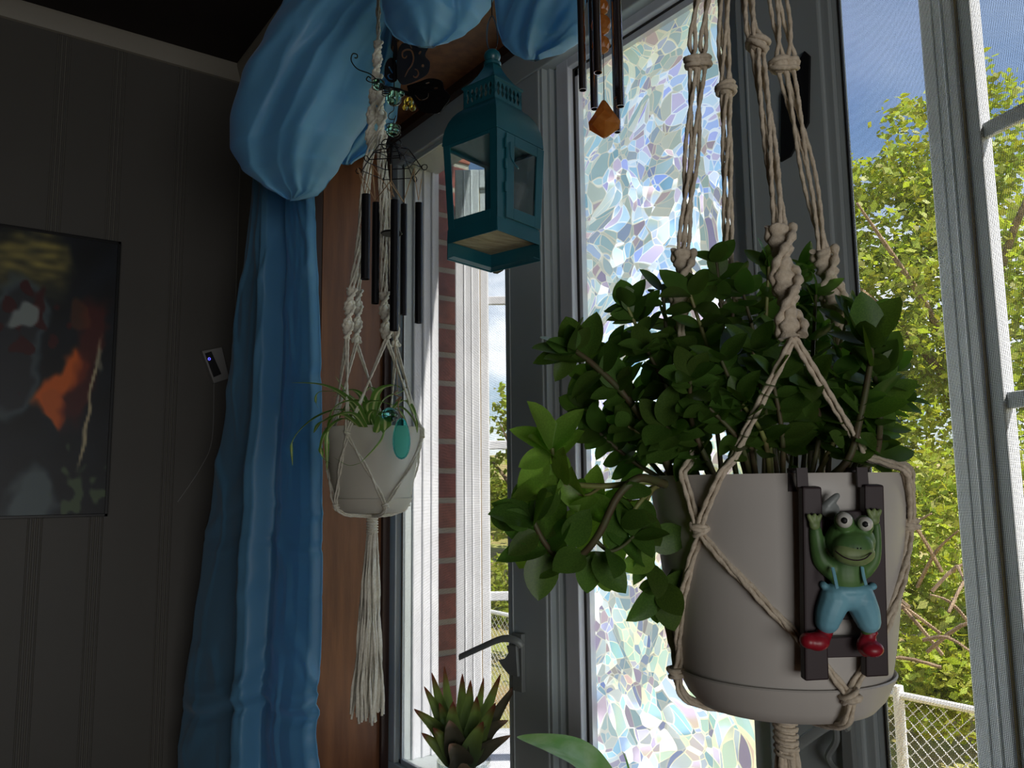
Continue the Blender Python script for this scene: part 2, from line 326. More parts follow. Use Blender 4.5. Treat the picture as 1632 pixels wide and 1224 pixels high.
def thing(name, loc, label=None, cat=None, group=None, kind=None):
    o = bpy.data.objects.new(name, None); o.empty_display_size = .05; COL.objects.link(o); o.location = V(loc)
    return tag(o, label, cat, group, kind)
def lerp(a, b, t): return a+(b-a)*t
def crom(pts, n):
    pts = [V(p) for p in pts]; res = []; k = len(pts)
    for i in range(k-1):
        p0, p1, p2, p3 = pts[max(i-1, 0)], pts[i], pts[i+1], pts[min(i+2, k-1)]
        for j in range(n):
            t = j/n; res.append(.5*((2*p1)+(p2-p0)*t+(2*p0-5*p1+4*p2-p3)*t*t+(3*p1-p0-3*p2+p3)*t**3))
    res.append(pts[-1]); return res
def interp(tab, x):   # tab sorted rows (x, a, b, ...)
    if x <= tab[0][0]: return tab[0][1:]
    for a, b in zip(tab, tab[1:]):
        if x <= b[0]:
            t = (x-a[0])/(b[0]-a[0]); t = t*t*(3-2*t)*.5+t*.5
            return tuple(lerp(p, q, t) for p, q in zip(a[1:], b[1:]))
    return tab[-1][1:]
#@@STRUCT
# ================================================================== STRUCTURE
YE, XI, XW, ZC = 2.51, .77, .95, 2.645
Z0, Z1 = .66, 2.125             # window opening
W1 = (1.33, 1.793); W2 = (.73, 1.193); W3 = (.114, .577)
YJ = 1.83                       # wood jamb
f_ = MB().box((-3.2, -2.6, -.06), (XI+.4, YE+.1, 0)).build('floor', M['floor'], kind='structure')
MB().box((-3.2, -2.6, ZC), (XI+.4, YE+.1, ZC+.08)).build('ceiling', M['ceil'], kind='structure')
wl = thing('wall_left', (-1.2, YE, 0), kind='structure')
MB().box((-3.2, YE, 0), (XI+.4, YE+.1, ZC)).build('wall_backing', M['wallin'], wl)
js = [.765, .588, .408, .262, .03, -.17, -.42, -.6, -.85, -1.05, -1.3, -1.5, -1.75]
for a, b in zip(js, js[1:]):
    hi = a-(.0165 if a != js[0] else 0); lo = b+.0165
    MB().box((lo, YE-.006, .09), (hi, YE, ZC)).build('wall_panel', M['panel'], wl, smooth=0, bevel=.0015)
for a in js[1:]:
    for dx in (-.0105, 0, .0105):
        MB().box((a+dx-.0035, YE-.006, .09), (a+dx+.0035, YE, ZC)).build('panel_reed', M['panel'], wl, smooth=0, bevel=.0015)
MB().box((-3.2, -2.66, 0), (XI+.4, -2.6, ZC)).build('wall_back', M['wallin'], kind='structure')
MB().box((-3.26, -2.6, 0), (-3.2, YE, ZC)).build('wall_near', M['wallin'], kind='structure')
MB().box((-1.6, YE-.022, 0), (XI, YE-.006, .09)).build('baseboard_left', M['cornice'], kind='structure', bevel=.003)
MB().prism([(-3.2, YE-.007, 2.59), (-3.2, YE-.016, 2.592), (-3.2, YE-.03, 2.635), (-3.2, YE-.03, ZC), (-3.2, YE-.007, ZC)], (XI+3.2, 0, 0)).build('trim_1', M['cornice'], kind='structure')
MB().prism([(XI, -2.6, 2.59), (XI-.012, -2.6, 2.592), (XI-.03, -2.6, 2.635), (XI-.03, -2.6, ZC), (XI, -2.6, ZC)], (0, YE+2.6, 0)).build('trim_2', M['cornice'], kind='structure')
# window wall with its opening
wr = thing('wall_right', (XI, 0, 0), kind='structure')
YN = .077
ZS, ZH = .60, 2.21
def wpart(a, b): MB().box(a, b).build('wall_section', M['wallin'], wr, smooth=0)
wpart((XI, -2.6, 0), (1.07, YN, ZC)); wpart((XI, YJ+.02, 0), (1.07, YE, ZC))
wpart((XI, YN, ZH+.02), (1.07, YJ+.02, ZC)); wpart((XI, YN, 0), (1.07, YJ+.02, ZS-.03))
# wood jamb, soffit, casing, sill
jb = thing('trim_3', (.86, YJ, ZS), kind='structure')
MB().box((XI-.004, YJ, ZS), (XW-.002, YJ+.02, ZH)).build('jamb_board', M['wood'], jb, smooth=0)
MB().box((XW-.02, YJ-.012, ZS), (XW-.002, YJ, ZH)).build('jamb_stop', M['woodd'], jb, smooth=0)
MB().box((XI-.004, YN-.02, ZS), (XW-.002, YN, ZH)).build('jamb_board', M['wood'], jb, smooth=0)
MB().box((XI-.004, YN-.02, ZH), (XW-.002, YJ+.02, ZH+.02)).build('head_board', M['wood'], jb, smooth=0)
MB().box((XW-.02, YN, ZH-.022), (XW-.002, YJ, ZH)).build('head_stop', M['woodd'], jb, smooth=0)
cs = thing('trim_4', (XI-.015, YJ, ZS), kind='structure')
MB().box((XI-.022, YJ+.006, ZS-.08), (XI, YJ+.085, ZH+.09)).build('casing_board', M['wood'], cs, smooth=0, bevel=.002)
MB().box((XI-.027, YJ+.001, ZS-.08), (XI-.004, YJ+.012, ZH+.02)).build('casing_bead', M['woodd'], cs, smooth=0, bevel=.002)
MB().box((XI-.022, YN-.085, ZH+.006), (XI, YJ+.085, ZH+.09)).build('casing_board', M['wood'], cs, smooth=0, bevel=.002)
MB().box((XI-.022, YN-.085, ZS-.08), (XI, YN-.006, ZH+.09)).build('casing_board', M['wood'], cs, smooth=0, bevel=.002)
MB().box((XI-.06, YN-.1, ZS-.028), (XW, YJ, ZS)).build('trim_5', M['wood'], kind='structure', smooth=0, bevel=.004)
# vinyl frame: head, sill, stiles, mullions with stepped profile
fr = thing('window_frame', (XW, 1, ZS), kind='structure')
def fbox(name, a, b, m_='vinyl', bev=.003): return MB().box(a, b).build(name, M[m_], fr, smooth=0, bevel=bev)
fbox('frame_head', (XW, YN, Z1), (1.07, YJ, ZH)); fbox('frame_sill', (XW, YN, ZS), (1.07, YJ, Z0))
fbox('frame_stile', (XW, W1[1], Z0), (1.07, YJ, Z1)); fbox('frame_stile', (XW, YN, Z0), (1.07, W3[0], Z1))
def mullion(ya, yb):    # ya < yb ; stepped far side (right jamb of the far window, left jamb of the near one)
    MB().prism([(XW, ya+.012, Z0), (XW, yb-.003, Z0), (1.07, yb-.003, Z0), (1.07, ya+.075, Z0), (.985, ya+.03, Z0), (.985, ya+.012, Z0)], (0, 0, Z1-Z0)).build('mullion', M['vinyl'], fr, smooth=0, bevel=.003)
    # profile of the near side = left jamb of the next window, seen from the room
    for (x0, dy0, dy1) in (((.953, .004, .012), (.966, -.004, .006), (.978, -.012, .001)) if ya > .65 else ((.955, .0, .013),)):
        MB().box((x0, ya+dy0, Z0), (1.045 if ya > .65 else .974, ya+dy1+.001, Z1)).build('jamb_rib', M['vinyl'], fr, smooth=0, bevel=.0015)
    MB().box((XW-.002, yb-.022, Z0), (XW+.004, yb-.018, Z1)).build('mullion_bead', M['vinyl'], fr, smooth=0, bevel=.001)
mullion(W2[1], W1[0]); mullion(W3[1], W2[0])
# exterior jamb liner and brick reveal at the left end
fbox('outer_jamb', (1.0, W1[1]-.002, Z0), (1.072, YJ+.02, Z1+.02), 'vinylw', .002)
for x0 in (.995, 1.022, 1.047): fbox('jamb_ridge', (x0, W1[1]-.008, Z0), (x0+.007, W1[1], Z1), 'vinylw', .002)
we = thing('wall_outside', (1.12, 1.9, -1.1), kind='structure')
MB().box((1.074, 1.7955, -1.1), (1.168, 4.5, 3.1)).build('mortar_bed', M['mortar'], we, smooth=0)
MB().box((1.07, -3.0, -1.1), (1.17, .06, 3.1)).build('outer_wall', M['brick'], we, smooth=0)
MB().box((1.07, .06, -1.1), (1.17, 1.80, Z0-.05)).build('outer_wall', M['brick'], we, smooth=0)
MB().box((1.07, .06, Z1+.34), (1.17, 1.80, 3.1)).build('outer_wall', M['brick'], we, smooth=0)
MB().box((1.0, .06, Z0-.05), (1.24, 1.80, Z0-.008)).build('outer_sill', M['vinylw'], we, smooth=0, bevel=.004)
k = 0; z = Z0-.06
while z < Z1+.1:
    dd = random.uniform(-.0025, .0025)
    hh = .061
    if k % 2 == 0: MB().box((1.071, 1.792+dd, z), (1.17, 1.99, z+hh)).build('brick', M['brick'], we, smooth=0, bevel=.002)
    else: MB().box((1.071, 1.792+dd, z), (1.17, 1.89, z+hh)).build('brick', M['brick'], we, smooth=0, bevel=.002)
    z += .075; k += 1
# sashes, screens, film
def bar(mb, p0, d, s0, s1, z0, z1, t0, t1, nrm):   # box along d between s0,s1, thickness t along nrm
    a = p0+d*s0; b = p0+d*s1
    mb.prism([a+nrm*t0+V((0, 0, z0)), b+nrm*t0+V((0, 0, z0)), b+nrm*t1+V((0, 0, z0)), a+nrm*t1+V((0, 0, z0))], (0, 0, z1-z0))
def sash(name, p0, d, length, stile_w, glassmat_, muntins=True):
    d = V(d).normalized(); nr = V((-d.y, d.x, 0))
    wn = thing(name, (p0[0], p0[1], Z0), kind='structure'); p0 = V((p0[0], p0[1], 0)); th = .018
    def b(nm, s0, s1, z0, z1, m_='vinylw', t=th):
        mb = MB(); bar(mb, p0, d, s0, s1, z0, z1, -t, t, nr); mb.build(nm, M[m_], wn, smooth=0, bevel=.0025)
    b('sash_stile', 0, stile_w, Z0+.01, Z1-.005); b('sash_stile', length-stile_w, length, Z0+.01, Z1-.005)
    b('sash_rail', stile_w, length-stile_w, Z0+.01, Z0+.06); b('sash_rail', stile_w, length-stile_w, Z1-.055, Z1-.005)
    for s in (stile_w*.38, stile_w*.68, length-stile_w*.68, length-stile_w*.38):
        b('stile_ridge', s-.003, s+.003, Z0+.012, Z1-.007, 'vinylw', th+.0015)
    for s in (stile_w, length-stile_w-.022): b('glazing_bead', s, s+.022, Z0+.06, Z1-.055, 'vinylw', th*.55)
    for s in (stile_w, length-stile_w): b('glass_spacer', s-.0018, s+.0018, Z0+.06, Z1-.055, 'spacer', th*.8)
    mb = MB(); a = p0+d*stile_w; e_ = p0+d*(length-stile_w)
    mb.add([a+V((0, 0, Z0+.06)), e_+V((0, 0, Z0+.06)), e_+V((0, 0, Z1-.055)), a+V((0, 0, Z1-.055))], [(0, 1, 2, 3)])
    mb.build('glass_pane', glassmat_, wn, smooth=0)
    if muntins:
        for zz in (1.035, 1.405, 1.775): b('muntin', stile_w, length-stile_w, zz-.011, zz+.011, 'vinylw', .005)
        for s in ([length/2]): b('muntin', s-.010, s+.010, Z0+.06, Z1-.055, 'vinyl', .0045)
    return wn
w1 = sash('window_1', (1.092, 1.742), (.809, -.588, 0), .455, .062, M['glass'])
w3 = sash('window_3', (1.02, .114), (math.sin(R_(20)), math.cos(R_(20)), 0), .467, .060, M['glass'])
def screen(wn, y0, y1):
    x = .967; mb = MB(); st = .0018; r = .00019
    y = y0+.012
    while y < y1-.01:
        mb.box((x-r, y-r, Z0+.008), (x+r, y+r, Z1-.008)); y += st
    z = Z0+.012
    while z < Z1-.01:
        mb.box((x-r, y0+.008, z-r), (x+r, y1-.008, z+r)); z += st
    mb.build('insect_screen', M['mesh'], wn, smooth=0, kind='stuff')
    for a, b in (((x-.005, y0, Z0), (x+.005, y0+.009, Z1)), ((x-.005, y1-.009, Z0), (x+.005, y1, Z1)), ((x-.005, y0, Z0), (x+.005, y1, Z0+.01)), ((x-.005, y0, Z1-.01), (x+.005, y1, Z1))):
        MB().box(a, b).build('screen_frame', M['vinyl'], wn, smooth=0, bevel=.001)
    MB().box((x-.006, y1-.0115, Z0), (x-.002, y1-.009, Z1)).build('screen_spline', M['gasket'], wn, smooth=0)
screen(w1, *W1); screen(w3, *W3)
w2 = thing('window_2', (.98, .96, Z0), kind='structure')
ya, yb = W2[0]+.003, W2[1]-.016
sw = .036; gx = 1.0
for a, b in (((.972, yb-sw, Z0+.003), (1.02, yb, Z1+.02)), ((.972, ya, Z0+.003), (1.02, ya+sw, Z1+.02)), ((.972, ya+sw, Z0+.003), (1.02, yb-sw, Z0+.05)), ((.972, ya+sw, Z1-.018), (1.02, yb-sw, Z1+.02))):
    MB().box(a, b).build('sash_stile', M['vinylw'], w2, smooth=0, bevel=.002)
MB().box((.985, yb-sw-.003, Z0+.05), (gx, yb-sw, Z1-.018)).build('gasket_strip', M['gasket'], w2, smooth=0)
MB().box((.985, ya+sw, Z1-.021), (gx, yb-sw, Z1-.018)).build('gasket_strip', M['gasket'], w2, smooth=0)
MB().box((.988, yb-sw-.012, Z0+.05), (gx, yb-sw-.003, Z1-.021)).build('glazing_bead', M['vinylw'], w2, smooth=0)
MB().box((.988, ya+sw, Z1-.034), (gx, yb-sw-.003, Z1-.021)).build('glazing_bead', M['vinylw'], w2, smooth=0)
MB().add([(gx+.003, ya+sw, Z0+.05), (gx+.003, yb-sw, Z0+.05), (gx+.003, yb-sw, Z1-.018), (gx+.003, ya+sw, Z1-.018)], [(0, 1, 2, 3)]).build('glass_pane', M['glass'], w2, smooth=0)
MB().add([(gx, ya+sw, Z0+.05), (gx, yb-sw-.003, Z0+.05), (gx, yb-sw-.003, Z1-.02), (gx, ya+sw, Z1-.02)], [(0, 1, 2, 3)]).build('rainbow_film', M['film'], w2, smooth=0)
# latches on the mullions
def plate(poly, x, t, mt_, parent, name): 
    return MB().prism([onx(px, py, x) for px, py in poly], (-t, 0, 0)).build(name, M[mt_], parent, smooth=0, bevel=.001)
def flatlever(pts, x0, w_, t, parent, name, x1=None):
    mb = MB(); k = len(pts); ps = [onx(px, py, lerp(x0, x1 if x1 else x0, i/(k-1))) for i, (px, py) in enumerate(pts)]
    mb.tube(crom(ps, 4), w_, 8, flat=t/w_, up=(0, 0, 1)); return mb.build(name, M['latch'], parent)
lt = thing('window_latch', onx(828, 1100, .945), kind='structure')
plate([(821, 1008), (837, 1010), (838, 1103), (823, 1099)], .949, .009, 'latch', lt, 'latch_plate')
flatlever([(832, 1030), (822, 1021), (800, 1018), (768, 1031), (733, 1047)], .936, .0072, .0038, lt, 'latch_lever', .90)
plate([(826, 1028), (829, 1078), (814, 1074), (804, 1062), (798, 1051), (808, 1049), (814, 1040), (811, 1028)], .938, .006, 'latch', lt, 'latch_cam')
lt = thing('window_latch', onx(1350, 1220, .945), kind='structure')
plate([(1346, 1128), (1361, 1132), (1371, 1260), (1352, 1262)], .949, .010, 'latch', lt, 'latch_plate')
flatlever([(1352, 1160), (1338, 1146), (1310, 1160), (1276, 1184), (1243, 1209)], .932, .0065, .004, lt, 'latch_lever', .88)
flatlever([(1330, 1150), (1333, 1170), (1331, 1185), (1320, 1205), (1330, 1225), (1352, 1238)], .936, .0045, .004, lt, 'latch_cam')
plate([(1247, 152), (1284, 82), (1293, 90), (1291, 196), (1262, 250), (1246, 259)], .9495, .004, 'blackm', fr, 'keeper_plate')
plate([(793, 380), (803, 380), (803, 431), (793, 437)], .9495, .012, 'blackm', fr, 'keeper_plate')
#@@OUTSIDE
g = MB(); n_ = 40
rows = []
for i in range(n_+1):
    row = []
    for j in range(n_+1):
        x = 1.1+i/n_*42; y = -18+j/n_*60
        zz = -1.15+.05*noise.noise(V((x*.4, y*.4, 0)))+max(0, (x*.62+y*.78)-6.5)*.10
        row.append(V((x, y, zz)))
    rows.append(row)
g.grid(rows).build('ground', M['grass'], kind='structure')
fe = thing('chain_link_fence', P(1200, 1300, 5.2), 'white chain link fence with a top rail and post on the lawn outside', 'fence')
fa = CAM+(P(790, 980, 7.8)-CAM); fb = P(1600, 1126, 4.17)
dv = V((fb.x-fa.x, fb.y-fa.y, 0)); ln = dv.length; dv.normalize(); ftop = .11; fbot = -1.12
o0 = V((fa.x, fa.y, 0))-dv*1.5; ln += 2.4
def FP(s, z): return o0+dv*s+V((0, 0, z))
MB().tube([FP(0, ftop), FP(ln, ftop)], .021, 8).build('top_rail', M['fence'], fe)
sp_ = (V((P(1428, 1110, 4.6).x, P(1428, 1110, 4.6).y, 0))-o0).dot(dv)
for q in (-2.1, 0, 1.9, -4.1):
    s = sp_+q
    if 0 < s < ln: MB().tube([FP(s, fbot), FP(s, ftop+.05)], .03 if q == 0 else .024, 10).build('post', M['fence'], fe)
for q in (.12,): MB().tube([FP(sp_-q, fbot), FP(sp_-q, ftop)], .014, 8).build('post', M['fence'], fe)
mb = MB(); s = -(ftop-fbot); H = ftop-fbot-.03
while s < ln:
    for a, b in ((0, 1), (1, 0)):
        s0, s1 = (s, s+H) if a == 0 else (s+H, s)
        za, zb = fbot, fbot+H
        t0 = max(0, -min(s0, s1)/H) if min(s0, s1) < 0 else 0
        p, q = FP(s0, za), FP(s1, zb)
        if min(s0, s1) < 0 or max(s0, s1) > ln: continue
        mb.tube([p, q], .0028, 3, cap=False)
    s += .068
mb.build('wire_mesh', M['fence'], fe, kind='stuff', smooth=0)
# trees
def crown(mb, c, rx, ry, rz, n, ls, seed):
    rnd = random.Random(seed)
    for i in range(n):
        u = rnd.gauss(0, 1), rnd.gauss(0, 1), rnd.gauss(0, 1); d = V(u).normalized()
        k = 1+.38*noise.noise(d*2.2+V((seed, 0, 0)))+.2*noise.noise(d*6+V((0, seed, 0)))
        rr = (rnd.random()**.35)*k
        p = V((c[0]+d.x*rx*rr, c[1]+d.y*ry*rr, c[2]+d.z*rz*rr))
        if noise.noise(p*1.6+V((seed, 3, 1))) < -.12: continue
        a = V((rnd.gauss(0, 1), rnd.gauss(0, 1), rnd.gauss(0, .55))).normalized()
        b = a.cross(V((rnd.gauss(0, 1), rnd.gauss(0, 1), rnd.gauss(0, 1)))).normalized(); s = ls*rnd.uniform(.6, 1.3)
        mb.add([p-a*s, p-b*s*.55+a*s*.1, p+a*s, p+b*s*.55+a*s*.15], [(0, 1, 2, 3)])
def tree(name, px, py_top, depth, wpx, blobs, mt_, label, seed, n=9000, ls=.085, zb=-1.2, trunk=True):
    top = P(px, py_top, depth); bx, by = top.x, top.y; h = top.z-zb; rw = wpx/FPX*depth/2
    t = thing(name, (bx, by, zb), label, 'tree' if trunk else 'shrub', )
    mb = MB(); rnd = random.Random(seed)
    tot = sum(b[3] for b in blobs)
    for q, (fx, fz, fr_, wgt) in enumerate(blobs):
        c = (bx+RT.x*fx*rw, by+RT.y*fx*rw, zb+fz*h)
        crown(mb, c, rw*fr_, rw*fr_, rw*fr_*.95, int(n*wgt/tot), ls, seed+q)
    mb.build('foliage', M[mt_], t, kind='stuff', smooth=0)
    if trunk:
        mb = MB(); base = V((bx, by, zb-.2)); mb.tube(crom([base, base+V((.1, 0, h*.3)), base+V((0, .1, h*.55)), base+V((.05, 0, h*.8))], 4), [lerp(.16, .03, i/12) for i in range(13)], 8)
        for k in range(7):
            a = rnd.uniform(0, 6.28); z0 = h*rnd.uniform(.2, .6); q = base+V((0, 0, z0)); e_ = q+V((math.cos(a)*rw*.8, math.sin(a)*rw*.8, h*.25))
            mb.tube([q, q.lerp(e_, .5)+V((0, 0, .2)), e_], [.06, .04, .012], 6)
        mb.build('trunk', M['bark'], t)
    return t
BB = [(0, .62, .62, 3), (-.5, .42, .55, 2), (.5, .45, .55, 2), (0, .32, .75, 3), (.1, .84, .34, 1.2)]
tree('maple_tree', 1510, 66, 11, 800, [(0, .60, .50, 3), (-.5, .50, .42, 2.2), (.5, .45, .45, 2), (-.1, .36, .6, 2.5), (.0, .82, .30, 1.4), (-.25, .72, .28, 1.2), (-.45, .3, .4, 1.5)], 'fol', 'tall maple between the centre and right windows with sunlit yellow green crown', 11, 42000, .065)
tree('maple_tree', 1860, 20, 10.5, 420, BB, 'fol', 'maple at the right edge seen beyond the open right sash', 21, 14000, .075)
tree('maple_tree', 1130, 330, 14, 520, BB, 'fol', 'rounded tree behind the patterned film of the centre window', 31, 14000, .08)
tree('slender_tree', 840, 470, 17, 190, BB, 'fol', 'slender green tree seen through the left window', 41, 9000, .08)
tree('leafy_tree', 700, 700, 20, 300, BB, 'fol2', 'low distant tree behind the left sash', 51, 7000, .12)
SB = [(0, .5, .6, 3), (-.55, .4, .5, 2), (.55, .4, .5, 2), (-.2, .3, .6, 1), (.25, .7, .35, 1)]
for i, (px, py, d, wp, m_, lb) in enumerate([(1420, 610, 8.2, 420, 'fol', 'bright shrub under the maple seen beside the large pot'), (1560, 800, 6.6, 330, 'fol', 'leafy shrub just behind the fence below the right window'), (1300, 830, 8, 320, 'fol2', 'dark shrub behind the large pot outside'),
        (1060, 700, 9.5, 420, 'fol', 'wide shrub outside the filmed centre window'), (860, 800, 12, 260, 'fol', 'small round shrub seen in the left window near its handle'), (1640, 760, 7.2, 300, 'fol2', 'dark shrub at the far right edge beyond the screen')]):
    tree('garden_shrub', px, py, d, wp, SB, m_, lb, 60+i*7, 6500, .055, trunk=False)
tw = thing('brush_pile', P(1470, 1010, 6), 'tangle of pale dry branches lying behind the fence', 'branches')
for i in range(26):
    a = P(random.uniform(1390, 1600), random.uniform(880, 1090), random.uniform(5.1, 5.9)); d = V((random.uniform(-.5, .5), random.uniform(-.5, .5), random.uniform(-.1, .45)))
    MB().tube(crom([a, a+d*.5+V((0, 0, .06)), a+d], 3), [.013]*4+[.009, .007, .005], 5).build('branch', M['bark'], tw)
#@@CURTAIN
# ================================================================== CURTAIN AND SWAGS
def drape(name, tab, nrow, ncol, folds, seed, parent=None, thick=1.0, fold_amp=.012, slant=0.0, crink=.006, ym=0.0, label=None, cat=None, group=None):
    """tab rows: (py, pxL, pxR, depth, bulge) -> closed cloth body, front and back sheets"""
    mb = MB(); rows = []
    y0, y1 = tab[0][0], tab[-1][0]
    for i in range(nrow+1):
        v = i/nrow; py = lerp(y0, y1, v); xl, xr, dp, bul = interp(tab, py)
        row = []
        for j in range(ncol*2):
            fr_ = j < ncol
            u = (j/(ncol-1)) if fr_ else 1-((j-ncol)/(ncol-1))
            px = lerp(xl, xr, u)
            env = math.sin(math.pi*min(max(u, 0), 1))**.55
            p = P(px, py+ym*math.sin(math.pi*u), dp)
            d = -ray(px, py).normalized(); d.z *= .3; d.normalize()
            ph = (u+slant*v)
            w_ = sum(a*math.sin(2*math.pi*(f*ph+o+.25*noise.noise(V((u*1.5, v*2.2, seed+f))))) for f, a, o in folds)
            rg = 1-abs(noise.noise(V((ph*2.6, v*1.4+u*.8, seed*3.1))))*3
            cr_ = crink*(max(0, rg)**3*1.6+noise.noise(V((ph*3, v*4, seed))))
            if fr_: p += d*(bul*env+w_*fold_amp*(.35+.65*env)+cr_)
            else: p -= d*(bul*env*.35*thick)
            row.append(p)
        rows.append(row)
    mb.grid(rows, closed=True)
    mb.f.append(tuple(range(len(rows[0])))); nb = (len(rows)-1)*len(rows[0]); mb.f.append(tuple(nb+i for i in range(len(rows[0])))[::-1])
    o = mb.build(name, M['curtain'], parent, smooth=180)
    if label: tag(o, label, cat, group)
    return o
# long panel at the left of the window : a single pleated sheet
edges = [(1.0, 250, 398, 520), (0, 250, 398, 520)]
def curtain_panel():
    mb = MB(); rows = []
    tabL = [(230, 408), (300, 402), (400, 392), (520, 376), (650, 362), (780, 340), (900, 322), (1000, 308), (1115, 294), (1125, 291), (1224, 283), (1420, 272)]
    tabR = [(230, 520), (300, 503), (420, 509), (600, 514), (830, 517), (1000, 515), (1090, 512), (1170, 505), (1224, 511), (1420, 512)]
    NR, NC = 170, 150
    for i in range(NR+1):
        py = lerp(230, 1420, i/NR); v = i/NR
        xl, = interp(tabL, py); xr, = interp(tabR, py)
        row = []
        for j in range(NC+1):
            u = j/NC; px = lerp(xl, xr, u)
            base_x = lerp(.665-.075*v, .715, u)                      # distance from the window wall
            ur, uv_ = lerp(.33, .49, v)+.012*math.sin(v*9), lerp(.49, .575, v)
            prof_ = [(0, 0), (ur*.55, .012), (ur-.05, .014), (ur, .046), (ur+.05, .040), (uv_, -.016), (uv_+.045, -.010), (uv_+.14, .018), (.86, .034), (.94, .026), (1.0, .002)]
            h, = interp(prof_, u)
            h += .0035*math.sin(2*math.pi*(u*3.2+.15*math.sin(v*5)))*(1-.6*v)+.010*math.exp(-((u-.2)/.03)**2)*max(0, .45-v)+.012*math.exp(-((u-.80)/.03)**2)*max(0, .4-v)
            # storage creases: horizontal at two heights, and soft diagonal pulls
            for yc, s_ in ((1112, .010), (1133, -.010), (1092, .006), (868, .005), (812, -.004)): h += s_*math.exp(-((py-yc-10*math.sin(u*9))/7)**2)*(1-.5*math.cos(u*17))
            q = noise.noise(V((u*2.6+v*5.2, v*6.0-u*2.2, 4.2))); h += .007*max(0, 1-abs(q)*6)
            q = noise.noise(V((u*3.6-v*7.5, v*8.0+u*2.0, 9.7))); h += .0025*max(0, 1-abs(q)*8)
            h += .004*noise.noise(V((u*3, v*5, 2)))
            p = onx(px, py, base_x)
            row.append(p+V((-h*.8, -h*.62, 0)))
        rows.append(row)
    mb.grid(rows)
    o = mb.build('long_curtain', M['curtain'], smooth=180)
    o.modifiers.new('thickness', 'SOLIDIFY').thickness = .0012
    return tag(o, 'long blue satin curtain hanging down at the left side of the window', 'curtain')
curtain_panel()
drape('curtain_swag', [(-60, 470, 640, 1.60, .05), (0, 452, 625, 1.60, .07), (60, 420, 608, 1.60, .10), (120, 385, 597, 1.61, .12), (190, 366, 588, 1.62, .13), (235, 366, 560, 1.62, .12), (270, 385, 540, 1.63, .09), (297, 420, 520, 1.64, .055), (312, 446, 506, 1.64, .03), (318, 458, 480, 1.64, .01)],
      110, 90, [(.9, 1.0, .1), (2.1, .6, .35), (4.3, .22, .0)], 3.3, fold_amp=.015, slant=.55, crink=.004, label='puffed blue satin swag gathered at the top of the long curtain', cat='swag')
drape('curtain_swag', [(-80, 606, 830, 1.24, .04), (-20, 606, 795, 1.24, .07), (10, 609, 783, 1.24, .085), (35, 613, 765, 1.24, .08), (55, 626, 742, 1.24, .055), (68, 645, 715, 1.24, .03), (73, 665, 695, 1.24, .008)],
      60, 70, [(1.2, 1.0, .4), (2.6, .5, .1)], 8.1, fold_amp=.014, slant=-.6, crink=.002, label='scalloped blue satin swag between the butterfly chime and the teal lantern', cat='swag')
drape('curtain_swag', [(-80, 765, 960, 1.16, .03), (0, 788, 934, 1.16, .06), (40, 792, 926, 1.16, .06), (68, 800, 922, 1.16, .05), (84, 815, 900, 1.16, .03), (95, 835, 862, 1.16, .006)],
      60, 70, [(1.4, 1.0, .0), (3.1, .5, .3)], 12.7, fold_amp=.014, slant=.7, crink=.003, label='blue satin swag behind the teal lantern top', cat='swag')
# strip of cloth hanging behind the small hanger, part of the drapery tail
drape('curtain_tail', [(40, 600, 640, 1.74, .02), (120, 585, 640, 1.74, .03), (190, 560, 633, 1.74, .03), (235, 520, 602, 1.74, .02), (262, 545, 560, 1.74, .006)],
      50, 50, [(2, 1.0, .0)], 15.7, fold_amp=.012, slant=.7, crink=.002, label='narrow tail of blue satin behind the top of the small macrame hanger', cat='drape')
# ================================================================== CORDS
def smoothpath(pts, n=6): return crom(pts, n)
def cordbundle(parent, pts, nst, r, spread, turns=1.0, name='cord', mt_='cotton', n=8, seg=6, flat=1.0):
    path = smoothpath(pts, seg); k = len(path); mb = MB()
    ref = None
    for s in range(nst):
        ps = []; prev = None
        for i, p in enumerate(path):
            t = (path[min(i+1, k-1)]-path[max(i-1, 0)]).normalized()
            if prev is None:
                a = RT if abs(t.dot(RT)) < .9 else V((0, 0, 1)); prev = (a-t*a.dot(t)).normalized()
            else: prev = (prev-t*prev.dot(t)).normalized()
            b = t.cross(prev); ang = 2*math.pi*(s/nst+turns*i/k)
            ps.append(p+prev*math.cos(ang)*spread+b*math.sin(ang)*spread*flat if nst > 1 else p)
        # two plies twisted together give the rope look
        L_ = sum((a-b).length for a, b in zip(ps, ps[1:])); m = min(600, max(k, int(L_/(r*1.1))))
        acc = [0]
        for a, b in zip(ps, ps[1:]): acc.append(acc[-1]+(a-b).length)
        q = []; j = 0
        for i in range(m+1):
            d = L_*i/m
            while j < k-2 and acc[j+1] < d: j += 1
            q.append(ps[j].lerp(ps[j+1], (d-acc[j])/max(1e-9, acc[j+1]-acc[j])))
        mb.tube(q, r, n, flat=.78, twist=.55)
    return mb.build(name, M[mt_], parent, smooth=60)
